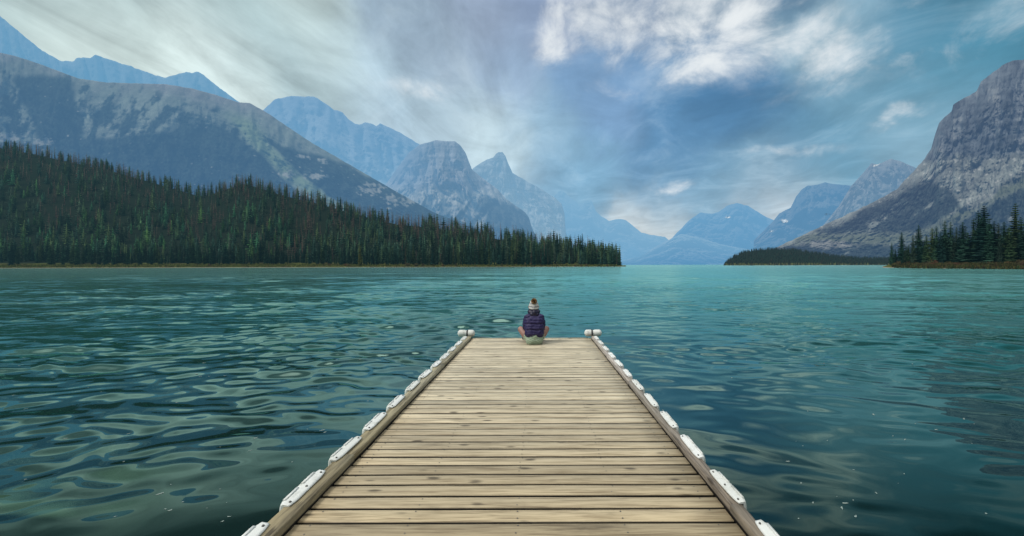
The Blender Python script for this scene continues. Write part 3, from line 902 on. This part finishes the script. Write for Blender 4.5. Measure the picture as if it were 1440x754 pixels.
us = np.arange(1014, 1290, 3.); ts = np.linspace(0, 1, 10)
Ug, Tg = np.meshgrid(us, ts)
Yg = 900 + 260 * Tg; hh = np.maximum((hor(Ug) - isl_top(Ug)) / F * 1160 + CAMZ - 5, 0.2)
Zg = -.3 + hh * smooth(0, 1, Tg) ** .7; Zg[0] = -1
Xg = (Ug - CX) / F * Yg
Xb, Yb, Zb = Xg[-1:] * 1.25, Yg[-1:] * 1.25, Zg[-1:] * 0 - 2
o = np_mesh('island_ground', np.concatenate([np.stack([Xg, Yg, Zg], -1), np.stack([Xb, Yb, Zb], -1)]).reshape(-1, 3), grid_faces(11, len(us)), M_GROUND, smooth_shade=True)
tag(o, 'low dark wooded island below the right mountain', 'island', kind='structure')
pts = []
for k in range(2600):
    u = random.uniform(1018, 1285); t = random.random()
    hh = max((hor(u) - float(isl_top(u))) / F * 1160 + CAMZ - 5, .2)
    y = 900 + 260 * t; z = -.3 + hh * float(smooth(0, 1, t)) ** .7
    pts.append(((u - CX) / F * y, y, z - .3, random.uniform(5, 9.5) * (.6 if u < 1024 else 1), 1.5, np.array(random.choice(((.03, .034, .03), (.045, .036, .034), (.026, .034, .032)))) * random.uniform(.7, 1.3), False))
forest_mass('island_forest', pts, 'dark low forest covering the small island')

# ---- grass and shrubs on the banks
def grass(name, label, pts, cols, hmin, hmax):
    V, T, Cc = [], [], []
    for (x, y, z) in pts:
        for k in range(3):
            h = random.uniform(hmin, hmax); w = h * .22; a = random.random() * 3.14; dx, dy = math.cos(a) * w, math.sin(a) * w
            lx = random.uniform(-.3, .3) * h; b = len(V)
            ox, oy = random.uniform(-.4, .4), random.uniform(-.4, .4)
            V += [(x + ox - dx, y + oy - dy, z - .1), (x + ox + dx, y + oy + dy, z - .1), (x + ox + lx, y + oy, z + h)]
            T.append((b, b + 1, b + 2)); c = np.array(random.choice(cols)) * random.uniform(.75, 1.25)
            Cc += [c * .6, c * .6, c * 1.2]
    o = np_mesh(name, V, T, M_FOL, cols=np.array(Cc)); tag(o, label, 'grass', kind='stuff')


gp = []
for k in range(7000):
    u = random.uniform(-60, 868); t = random.uniform(.006, .05)
    x, y, z = left_ground(np.float64(u), np.float64(t)); gp.append((float(x), float(y), float(z)))
grass('grass', 'yellow green grass along the left shore', gp, ((.19, .20, .06), (.16, .185, .055), (.15, .12, .05), (.09, .13, .04)), .5, 1.9)
gp = []
for k in range(3500):
    u = random.uniform(1255, 1520); x, y, z = right_ground(np.float64(u), np.float64(random.uniform(1.2, 11))); gp.append((float(x), float(y), float(z)))
grass('grass', 'brown and yellow grass along the right shore', gp, ((.075, .065, .03), (.065, .042, .03), (.055, .065, .03), (.10, .09, .035), (.04, .055, .028)), .4, 1.5)


def shrub_mesh(seed, base):
    r = random.Random(seed); V, T, Cc = [], [], []
    for k in range(420):
        a = r.random() * 6.28; el = r.random() ** .7 * 1.5; rad = r.uniform(.5, 1.0) * (1 + .25 * math.sin(a * 3 + seed))
        p = np.array((math.cos(a) * math.cos(el) * rad, math.sin(a) * math.cos(el) * rad, .1 + math.sin(el) * rad * .95))
        d = np.array([r.gauss(0, 1) for _ in range(3)]); e = np.array([r.gauss(0, 1) for _ in range(3)])
        b = len(V); s = .14
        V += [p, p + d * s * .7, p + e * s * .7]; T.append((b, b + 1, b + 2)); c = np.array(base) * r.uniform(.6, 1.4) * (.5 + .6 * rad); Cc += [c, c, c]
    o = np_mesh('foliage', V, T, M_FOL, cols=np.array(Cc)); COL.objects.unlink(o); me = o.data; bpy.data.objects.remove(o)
    return me


SHR = [shrub_mesh(i, c) for i, c in enumerate(((.12, .085, .05), (.10, .075, .045), (.09, .085, .04), (.14, .07, .05)))]


def stem_mesh():
    bm = bmesh.new()
    for k in range(5):
        a = k * 1.26; top = bm.verts.new((.4 * math.cos(a), .4 * math.sin(a), .8))
        q = [bm.verts.new((.03 * math.cos(a + j * 2.1) + .05 * math.cos(a), .03 * math.sin(a + j * 2.1) + .05 * math.sin(a), -.1)) for j in range(3)]
        for j in range(3): bm.faces.new((q[j], q[(j + 1) % 3], top))
    me = bpy.data.meshes.new('stem'); bm.to_mesh(me); bm.free(); me.materials.append(M_BARK); return me


STEM = stem_mesh()


def shrub(x, y, z, s, me, label, group):
    t = empty('shrub', (x, y, z)); t.scale = (s, s, s * random.uniform(.8, 1.1)); t.rotation_euler = (0, 0, random.random() * 6.28)
    tag(t, label, 'shrub', group)
    link(bpy.data.objects.new('stem', STEM), t); link(bpy.data.objects.new('foliage', me), t)


for k, u in enumerate(list(np.linspace(570, 595, 5)) + list(np.linspace(468, 492, 4)) + list(np.linspace(600, 862, 24)) + list(np.linspace(232, 300, 3))):
    u = u + random.uniform(-4, 4); x, y, z = left_ground(np.float64(u), np.float64(.025))
    big = 3.2 if 562 < u < 600 else random.uniform(1.2, 2.4)
    lab = ('large brown leafless looking bush in the clump below the left spruces' if 562 < u < 600 else
           'low brown bush on the grassy left bank near the yellowish spruce' if 440 < u < 520 else
           'small rusty brown bush along the waterline of the left forest point' if u >= 600 else 'low dark bush on the grassy bank at the far left')
    shrub(float(x), float(y) - 2, float(z) - .1, big, SHR[k % 4], lab, 'brown bushes along the left shore')
for k in range(40):
    u = random.uniform(1258, 1470); x, y, z = right_ground(np.float64(u), np.float64(random.uniform(5, 10)))
    shrub(float(x), float(y), float(z) - .1, random.uniform(.6, 2.0), SHR[(k * 3) % 4], 'small reddish brown bush on the right bank in front of the spruces', 'reddish bushes on the right bank')

# ------------------------------------------------------------------ dock
DOCK_H, TILT = .55, .0135
XL, XR, YEND, YSTART = -1.535, 1.267, 9.33, -.6
dock = empty('wooden_dock', (0, 0, DOCK_H)); dock.rotation_euler = (-TILT, 0, 0)
tag(dock, 'weathered wooden plank dock with white bumpers running out into the lake', 'dock')


def deck_to_world(x, y, z=0.0):
    return Vector((x, y * math.cos(TILT) + z * math.sin(TILT), DOCK_H - y * math.sin(TILT) + z * math.cos(TILT)))


def plank_box(V, Fc, S, x0, x1, y0, y1, z0, z1, seed, bev=.006, bow=0., nseg=10):
    """plank lying along X with eased long edges and a slightly uneven line"""
    prof = [(y0, z0), (y1, z0), (y1, z1 - bev), (y1 - bev, z1), (y0 + bev, z1), (y0, z1 - bev)]
    r = random.Random(seed); b0 = len(V)
    ph = r.random() * 6; am = r.uniform(.0005, .0022); sag = r.uniform(-.002, .003)
    for s in range(nseg + 1):
        q = s / nseg; x = x0 + (x1 - x0) * q
        dy = am * math.sin(ph + q * 5) ; dz = sag * math.sin(q * math.pi) + r.uniform(-.0006, .0006)
        for (py, pz) in prof: V.append((x, py + dy, pz + dz)); S.append(seed * .0137 % 1)
    k = len(prof)
    for s in range(nseg):
        for j in range(k):
            a = b0 + s * k + j; b = b0 + s * k + (j + 1) % k
            Fc.append((a, b, b + k, a + k))
    Fc.append((b0 + 0, b0 + 3, b0 + 2, b0 + 1)); Fc.append((b0 + 0, b0 + 5, b0 + 4, b0 + 3))
    e = b0 + nseg * k
    Fc.append((e + 0, e + 1, e + 2, e + 3)); Fc.append((e + 0, e + 3, e + 4, e + 5))


V, Fc, S = [], [], []
y = YSTART; i = 0
PITCH = .1494
while y < YEND - .02:
    i += 1
    gap = random.uniform(.017, .026)
    plank_box(V, Fc, S, XL + random.uniform(.004, .014), XR - random.uniform(.004, .014), y, min(y + PITCH, YEND) - gap, -.045, random.uniform(-.002, .002), i * 7 + 3)
    y += PITCH
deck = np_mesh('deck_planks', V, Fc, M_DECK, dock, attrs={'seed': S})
# nail heads over the joists
bm = bmesh.new(); y = YSTART
while y < YEND - .1:
    for jx in (XL + .12, XL + .72, (XL + XR) / 2, XR - .72, XR - .12):
        for q in (.035, .108):
            if random.random() < .12: continue
            mtx = Matrix.Translation((jx + random.uniform(-.012, .012), y + q + random.uniform(-.008, .008), .0025))
            bmesh.ops.create_circle(bm, cap_ends=True, radius=.0042, segments=7, matrix=mtx @ Matrix.Scale(1.35, 4))
    y += PITCH
o = bm_obj('nail_heads', bm, M_BOLT, dock); o['kind'] = 'stuff'


def beam(name, x0, x1, y0, y1, z0, z1, mat, seed, bev=.007):
    V, Fc, S = [], [], []; prof = [(x0, z0), (x1, z0), (x1, z1 - bev), (x1 - bev, z1), (x0 + bev, z1), (x0, z1 - bev)]
    r = random.Random(seed); n = 16; k = 6
    for s in range(n + 1):
        q = s / n; y = y0 + (y1 - y0) * q; dx = .003 * math.sin(q * 4 + seed); dz = r.uniform(-.0015, .0015)
        for px, pz in prof: V.append((px + dx, y, pz + dz)); S.append(seed * .173 % 1)
    for s in range(n):
        for j in range(k):
            a = s * k + j; b = s * k + (j + 1) % k; Fc.append((b, a, a + k, b + k))
    Fc += [(0, 1, 2, 3), (0, 3, 4, 5)]; e = n * k; Fc += [(e, e + 3, e + 2, e + 1), (e, e + 5, e + 4, e + 3)]
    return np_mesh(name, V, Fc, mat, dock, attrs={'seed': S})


RH = .058
RWL, RWR = .122, .082
for (x0, x1, mt, joints) in ((XL - RWL, XL, M_BEAM_L, (YSTART, 3.34, 6.6, YEND + .0)), (XR, XR + RWR, M_BEAM_R, (YSTART, 2.62, 5.55, YEND + .0))):
    for k, (a, b) in enumerate(zip(joints, joints[1:])):
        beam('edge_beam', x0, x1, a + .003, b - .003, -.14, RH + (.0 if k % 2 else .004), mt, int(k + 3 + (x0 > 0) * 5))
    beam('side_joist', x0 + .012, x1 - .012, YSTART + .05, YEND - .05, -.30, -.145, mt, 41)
V, Fc, S = [], [], []
plank_box(V, Fc, S, XL - RWL, XR + RWR, YEND + .004, YEND + .044, -.22, .012, 55)
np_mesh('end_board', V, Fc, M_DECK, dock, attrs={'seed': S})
for k, fy in enumerate((.4, 3.0, 5.8, 8.2)):
    bm = bmesh.new(); bmesh.ops.create_cube(bm, size=1, matrix=Matrix.Translation((-.13, fy, -.36)) @ Matrix.Diagonal((2.5, 1.4, .42, 1)))
    bmesh.ops.bevel(bm, geom=bm.edges[:], offset=.05, segments=3, affect='EDGES')
    bm_obj('float', bm, M_FLOAT, dock, True)


def bumper_mesh(side, L=.44):
    """white plastic dock bumper: flat screw flange on the beam, rounded hollow nose over its outer side, chamfered ends"""
    prof = [(-.052, .002), (-.052, .011), (-.030, .013), (-.006, .016), (.022, .018), (.045, .010), (.060, -.012), (.066, -.045), (.060, -.085), (.040, -.115), (.010, -.125), (.003, -.125), (.003, .0025)]
    secs = [(0, .32), (.012, .55), (.05, .86), (.085, 1.0), (L / 2, 1.0), (L - .085, 1.0), (L - .05, .86), (L - .012, .55), (L, .32)]
    bm = bmesh.new(); rings = []
    for yy, q in secs:
        e = .38 + .62 * q if q < 1 else 1
        ring = []
        for (px, pz) in prof:
            x = px * (q if px > 0 else (.55 + .45 * q)); z = pz if pz > -.03 else -.03 + (pz + .03) * e
            ring.append(bm.verts.new((x * side, yy - L / 2, z)))
        rings.append(ring)
    n = len(prof)
    for a, b in zip(rings, rings[1:]):
        for j in range(n): bm.faces.new((a[j], a[(j + 1) % n], b[(j + 1) % n], b[j]))
    bm.faces.new(rings[0]); bm.faces.new(rings[-1])
    # moulded rib along the flange
    for yy in (-.10, .10):
        bmesh.ops.create_cube(bm, size=1, matrix=Matrix.Translation((.024 * side, yy, .020)) @ Matrix.Diagonal((.018, .15, .008, 1)))
    bmesh.ops.recalc_face_normals(bm, faces=bm.faces[:])
    me = bpy.data.meshes.new('bumper'); bm.to_mesh(me); bm.free(); me.materials.append(M_BUMP)
    for p in me.polygons: p.use_smooth = len(p.vertices) == 4 and abs(p.normal.y) < .5
    return me


def bolt_mesh():
    bm = bmesh.new(); bmesh.ops.create_cone(bm, cap_ends=True, segments=8, radius1=.009, radius2=.007, depth=.006)
    me = bpy.data.meshes.new('bolt'); bm.to_mesh(me); bm.free(); me.materials.append(M_BOLT); return me


BOLT = bolt_mesh()
for side, me, ex, y0 in ((-1, bumper_mesh(-1), XL - RWL, 2.19), (1, bumper_mesh(1), XR + RWR, 2.21)):
    yy = y0 - .62 * 3
    while yy < YEND - .2:
        b = link(bpy.data.objects.new('bumper', me), dock)
        b.location = (ex + random.uniform(-.003, .003), yy + random.uniform(-.012, .012), RH + .004); b.rotation_euler = (random.uniform(-.008, .008), random.uniform(-.05, .05), random.uniform(-.025, .025)); b.scale = (1 if side < 0 else .82, random.uniform(.93, 1.04), random.uniform(.92, 1.03))
        for q in (-.185, .185) if random.random() < .4 else (-.185, .0, .185):
            k = link(bpy.data.objects.new('bolt', BOLT), b); k.location = (-.022 * side, q, .017)
        yy += .62

# round white corner fenders, strapped down
def capsule_profile(L, R):
    pr = []
    for k in range(9):
        a = -math.pi / 2 + math.pi / 2 * k / 8; pr.append((-L / 2 + R * .8 + R * .8 * math.sin(a), R * math.cos(a)))
    pr += [(-.045, R * .99), (-.02, R * .86), (.02, R * .86), (.045, R * .99)]
    for k in range(9):
        a = math.pi / 2 * k / 8; pr.append((L / 2 - R * .8 + R * .8 * math.sin(a), R * math.cos(a)))
    return pr


for side, cx in ((-1, XL - .135), (1, XR + .055)):
    bm = bmesh.new(); rings = []; n = 24
    for px, pr in capsule_profile(.41, .082):
        rings.append([bm.verts.new((px, max(pr, .002) * math.cos(k * 6.2832 / n), max(pr, .002) * math.sin(k * 6.2832 / n))) for k in range(n)])
    for a, b in zip(rings, rings[1:]):
        for k in range(n): bm.faces.new((a[k], a[(k + 1) % n], b[(k + 1) % n], b[k]))
    bm.faces.new(rings[0][::-1]); bm.faces.new(rings[-1])
    f = bm_obj('corner_fender', bm, M_BUMP, dock, True); f.location = (cx, YEND + .075, RH + .058)
    bm = bmesh.new()
    sx = .03 if side < 0 else -.03
    # strap around the waist of the fender, then down to the deck
    prev = None
    pth = [(math.cos(a) * .078, math.sin(a) * .078) for a in np.linspace(-.6, math.pi, 12)] + [(-.085, -.045), (-.125, -.12), (-.16, -.122)]
    for (py, pz) in pth:
        cur = [bm.verts.new((sx + dx, py, pz)) for dx in (-.017, .017)]
        if prev: bm.faces.new((prev[0], prev[1], cur[1], cur[0]))
        prev = cur
    st = bm_obj('strap', bm, M_STRAP, f)
    md = st.modifiers.new('s', 'SOLIDIFY'); md.thickness = .012; md.offset = 0

# ------------------------------------------------------------------ foam flecks on the near water
V, T = [], []
fl = []
for k in range(420):
    y = 2.6 + 15 * random.random() ** 1.6
    u = random.uniform(-20, 1460); x = (u - CX) / F * (y + .6)
    if XL - .35 < x < XR + .35 or perlin(x * .5, y * .5, 9) < -.05: continue
    fl.append((x, y))
fz = wave_z(np.array([p[0] for p in fl]), np.array([p[1] for p in fl]), np.full(len(fl), .03))
for (x, y), z in zip(fl, fz):
    s_ = random.uniform(.003, .011) * (1 + y * .05) * random.choice((.7, 1, 1, 1.3)); a = random.gauss(.5, .5); m = 8; b = len(V); el = random.uniform(1.2, 3.2)
    V.append((x, y, z + .0035))
    for j in range(m):
        t = j * 6.2832 / m; rr = s_ * random.uniform(.45, 1.25); px, py = math.cos(t) * rr * el, math.sin(t) * rr * .9
        V.append((x + px * math.cos(a) - py * math.sin(a), y + px * math.sin(a) + py * math.cos(a), z + .002))
    T += [(b, b + 1 + j, b + 1 + (j + 1) % m) for j in range(m)]
M_FOAM = mat_plain('foam', (.25, .31, .29), .6, 0, 30, .3)
foam_o = np_mesh('foam', V, T, M_FOAM); tag(foam_o, 'scattered pale flecks of foam drifting on the near water', 'foam', kind='stuff')

# ------------------------------------------------------------------ person
def skin_tube(parts, a, b, ra, rb):
    parts.append((Vector(a), Vector(b), ra, rb))


def remeshed(name, parts, voxel, mat, parent, smooth_it=6, factor=.5, deform=None):
    """one continuous surface grown over tapered limbs"""
    bm = bmesh.new()
    for a, b, ra, rb in parts:
        tmp = bmesh.new()
        bmesh.ops.create_icosphere(tmp, subdivisions=2, radius=ra, matrix=Matrix.Translation(a))
        bmesh.ops.create_icosphere(tmp, subdivisions=2, radius=rb, matrix=Matrix.Translation(b))
        ret = bmesh.ops.convex_hull(tmp, input=tmp.verts[:])
        bmesh.ops.delete(tmp, geom=[g for g in set(ret['geom_interior']) | set(ret['geom_unused']) if isinstance(g, bmesh.types.BMVert)], context='VERTS')
        me = bpy.data.meshes.new('t'); tmp.to_mesh(me); tmp.free(); bm.from_mesh(me); bpy.data.meshes.remove(me)
    me = bpy.data.meshes.new(name); bm.to_mesh(me); bm.free()
    o = link(bpy.data.objects.new(name, me))
    r = o.modifiers.new('r', 'REMESH'); r.mode = 'VOXEL'; r.voxel_size = voxel
    s = o.modifiers.new('s', 'SMOOTH'); s.iterations = smooth_it; s.factor = factor
    dg = bpy.context.evaluated_depsgraph_get(); ev = o.evaluated_get(dg)
    nm = bpy.data.meshes.new_from_object(ev); nm.name = name
    COL.objects.unlink(o); bpy.data.objects.remove(o)
    if deform:
        co = np.empty(len(nm.vertices) * 3); nm.vertices.foreach_get('co', co); no = np.empty_like(co); nm.vertices.foreach_get('normal', no)
        nm.vertices.foreach_set('co', deform(co.reshape(-1, 3), no.reshape(-1, 3)).ravel())
    nm.materials.clear(); nm.materials.append(mat); nm.polygons.foreach_set('use_smooth', np.ones(len(nm.polygons), bool))
    return link(bpy.data.objects.new(name, nm), parent)


M_SKIN = mat_plain('skin', (.33, .18, .15), .55, .001, 60, .1)
M_JACK = mat_plain('navy_nylon', (.016, .010, .075), .6, .006, 26, .35)
M_COLL = mat_plain('dark_navy_nylon', (.010, .008, .035), .5, .006, 26, .3)
M_SAGE = mat_plain('sage_cotton', (.34, .43, .32), .85, .004, 70, .35)
M_HAIR = mat_plain('brown_hair', (.10, .055, .03), .6, .003, 120, .4)
M_POM = mat_plain('tan_pompom', (.42, .26, .13), .9, .006, 60, .4)
M_EYE = mat_plain('eye', (.05, .04, .04), .2, 0, 50, .1)
M_SHOE = mat_plain('shoe', (.07, .06, .055), .7, .002, 60, .3)


def mat_beanie():
    m, nt, out = material('grey_knit')
    tc = nt.n('ShaderNodeTexCoord').outputs['Object']
    sp = nt.n('ShaderNodeSeparateXYZ', ins={0: tc})
    w = nt.m('SINE', nt.m('MULTIPLY', sp.outputs[2], 95.0))
    n = nt.noise(tc, 55.0, 4, .6)
    c = nt.mix(nt.mr(nt.m('ADD', w, nt.m('MULTIPLY', nt.m('SUBTRACT', n, .5), 2.5)), -.3, .6), (.36, .36, .38), (.66, .64, .62))
    bp = nt.n('ShaderNodeBump', ins={'Height': n, 'Strength': .8, 'Distance': .006})
    principled(nt, out, Base_Color=c, Roughness=.9, Normal=bp.outputs[0])
    return m


M_KNIT = mat_beanie()
ppos = deck_to_world(-.06, 8.66)
person = empty('person', ppos); person.scale = (1.03,) * 3; person.rotation_euler = (0, 0, .07)
tag(person, 'person in a navy puffer jacket and bobble hat sitting cross-legged at the dock end', 'person')
P = []
A = skin_tube
A(P, (0, .0, .13), (0, .02, .26), .125, .115); A(P, (0, .02, .26), (0, .06, .46), .115, .13); A(P, (-.07, .07, .5), (.07, .07, .5), .11, .11)
A(P, (0, .09, .56), (0, .145, .66), .062, .055); A(P, (-.15, .075, .55), (.15, .075, .55), .06, .06)
A(P, (0, .165, .775), (0, .185, .79), .093, .088); A(P, (0, .20, .72), (0, .215, .695), .066, .045)          # skull, jaw
A(P, (0, .268, .755), (0, .288, .735), .010, .015); A(P, (-.03, .262, .79), (.03, .262, .79), .016, .016)   # nose, brow
A(P, (-.017, .262, .705), (.017, .262, .705), .012, .012)                                                    # lips
for s in (-1, 1):
    A(P, (s * .098, .165, .775), (s * .102, .155, .745), .020, .014)                                        # ears
    A(P, (s * .085, .02, .105), (s * .185, .12, .185), .098, .085); A(P, (s * .185, .12, .185), (s * .280, .235, .275), .088, .066)
    A(P, (s * .285, .235, .27), (s * .19, .33, .17), .058, .056); A(P, (s * .19, .33, .17), (s * .05 * -1, .41 + .03 * s, .065), .056, .036)
    A(P, (s * -.05, .41 + .03 * s, .055), (s * -.17, .45 + .03 * s, .04), .036, .030)                        # foot
    A(P, (s * .165, .08, .555), (s * .195, .14, .35), .052, .043); A(P, (s * .195, .14, .35), (s * .085, .30, .255), .040, .026)
    # hand resting on the lap: palm, four fingers, thumb
    wv = Vector((s * .085, .30, .255)); f = Vector((-s * .55, .80, -.22)).normalized(); n = Vector((0, .26, .96)); side_v = f.cross(n).normalized()
    palm = wv + f * .045
    for q in (-.027, -.009, .009, .027): A(P, wv + f * .01 + side_v * q * .7, wv + f * .085 + side_v * q, .014, .012)
    for q, ln in ((-.029, .058), (-.010, .072), (.010, .078), (.029, .070)):
        k0 = wv + f * .088 + side_v * q; k1 = k0 + f * ln * .5 - n * .004; k2 = k1 + (f * .75 - n * .66).normalized() * ln * .5
        A(P, k0, k1, .0095, .0088); A(P, k1, k2, .0088, .0075)
    t0 = wv + f * .03 + side_v * (.030 * s); t1 = t0 + (f * .6 + side_v * s * .8).normalized() * .038; t2 = t1 + f * .034
    A(P, t0, t1, .013, .0105); A(P, t1, t2, .0105, .0085)
body = remeshed('body', P, .0065, M_SKIN, person, 4)
for s in (-1, 1):
    bm = bmesh.new(); bmesh.ops.create_icosphere(bm, subdivisions=2, radius=.0125, matrix=Matrix.Translation((s * .033, .262, .765)))
    bm_obj('eye', bm, M_EYE, person, True)
    Q = []; A(Q, (s * -.035, .405 + .03 * s, .055), (s * -.15, .448 + .03 * s, .044), .046, .040); A(Q, (s * -.15, .448 + .03 * s, .044), (s * -.215, .465 + .03 * s, .038), .040, .032)
    remeshed('shoe', Q, .008, M_SHOE, person, 4)
# shorts / shirt tail in sage cotton, seen below the jacket
Q = []
A(Q, (-.06, -.012, .09), (.06, -.012, .09), .13, .13); A(Q, (0, .0, .16), (0, .02, .24), .145, .128)
for s in (-1, 1): A(Q, (s * .085, .025, .108), (s * .14, .08, .145), .103, .099)


def sage_folds(co, no):
    k = np.sin((co[:, 2] * 1.0 + co[:, 0] * .38) * 150) * .0045 + np.sin(co[:, 0] * 60 + co[:, 2] * 40) * .002
    co = co + no * k[:, None]
    co[:, 2] = np.maximum(co[:, 2], .004 + 0 * co[:, 2])
    return co


remeshed('shorts', Q, .009, M_SAGE, person, 6, deform=sage_folds)
Q = []
A(Q, (-.075, -.005, .235), (.075, -.005, .235), .135, .135); A(Q, (-.08, .015, .34), (.08, .015, .34), .135, .135); A(Q, (-.075, .045, .46), (.075, .045, .46), .135, .135)
A(Q, (-.11, .07, .545), (.11, .07, .545), .092, .092); A(Q, (0, .085, .58), (0, .12, .64), .105, .085)
for s in (-1, 1):
    A(Q, (s * .135, .07, .545), (s * .172, .08, .42), .085, .080); A(Q, (s * .172, .08, .42), (s * .172, .125, .32), .078, .070); A(Q, (s * .176, .135, .33), (s * .11, .265, .27), .060, .046)


def quilt(co, no):
    z = co[:, 2] + .02 * np.abs(co[:, 0]) + .006 * np.sin(co[:, 0] * 23)
    k = np.abs(np.sin(z * math.pi / .062)) ** .5
    pk = fbm(co[:, 0] * 16, co[:, 2] * 16 + co[:, 1] * 9, 3, 3)
    return co + no * (k * .008 - .005 + pk * .010)[:, None]


jacket = remeshed('jacket', Q, .0075, M_JACK, person, 5, deform=quilt)
Q = []
for k in range(14):
    a0 = k * 6.2832 / 14; a1 = (k + 1) * 6.2832 / 14
    f = lambda a: (.088 * math.cos(a), .125 + .078 * math.sin(a), .668 + .018 * math.sin(a))
    A(Q, f(a0), f(a1), .052, .052)
A(Q, (-.05, .03, .615), (.05, .03, .615), .05, .05); A(Q, (0, .02, .66), (0, .03, .60), .055, .05)
remeshed('collar', Q, .008, M_COLL, person, 5, deform=lambda co, no: co + no * (fbm(co[:, 0] * 22, co[:, 2] * 22, 8, 3) * .008)[:, None])
Q = []
A(Q, (0, .115, .745), (0, .11, .69), .06, .05); A(Q, (-.06, .13, .74), (-.065, .13, .68), .045, .035); A(Q, (.06, .13, .74), (.065, .13, .68), .045, .035)
remeshed('hair', Q, .008, M_HAIR, person, 4)
Q = []
A(Q, (0, .155, .785), (0, .14, .85), .108, .080); A(Q, (0, .14, .85), (0, .12, .885), .075, .05); A(Q, (0, .10, .765), (0, .12, .80), .06, .07)
for k in range(14):
    a0 = k * 6.2832 / 14; a1 = (k + 1) * 6.2832 / 14
    f = lambda a: (.090 * math.cos(a), .155 + .092 * math.sin(a), .752 + .020 * math.sin(a))
    A(Q, f(a0), f(a1), .022, .022)
bean = remeshed('beanie', Q, .007, M_KNIT, person, 3, deform=lambda co, no: co + no * (np.sin(np.arctan2(co[:, 1] - .16, co[:, 0]) * 30) * .0025)[:, None])
V, T = [], []
for k in range(900):
    d = np.array([random.gauss(0, 1) for _ in range(3)]); d /= np.linalg.norm(d); L = .062 * random.uniform(.78, 1.08)
    e = np.cross(d, (random.gauss(0, 1), random.gauss(0, 1), random.gauss(0, 1))); e = e / np.linalg.norm(e) * .007
    c0 = np.array((0, .075, .895)); b = len(V)
    V += [c0 + d * .01 - e, c0 + d * .01 + e, c0 + d * L + e * 1.2, c0 + d * L - e * 1.2]; T.append((b, b + 1, b + 2, b + 3))
np_mesh('pompom', V, T, M_POM, bean)

# ------------------------------------------------------------------ render settings
scene.render.engine = 'CYCLES'
scene.view_settings.view_transform = 'Standard'; scene.view_settings.look = 'None'; scene.view_settings.exposure = 0; scene.view_settings.gamma = 1
scene.cycles.max_bounces = 6; scene.cycles.diffuse_bounces = 3; scene.cycles.glossy_bounces = 3
scene.cycles.sample_clamp_indirect = 4; scene.cycles.use_denoising = True
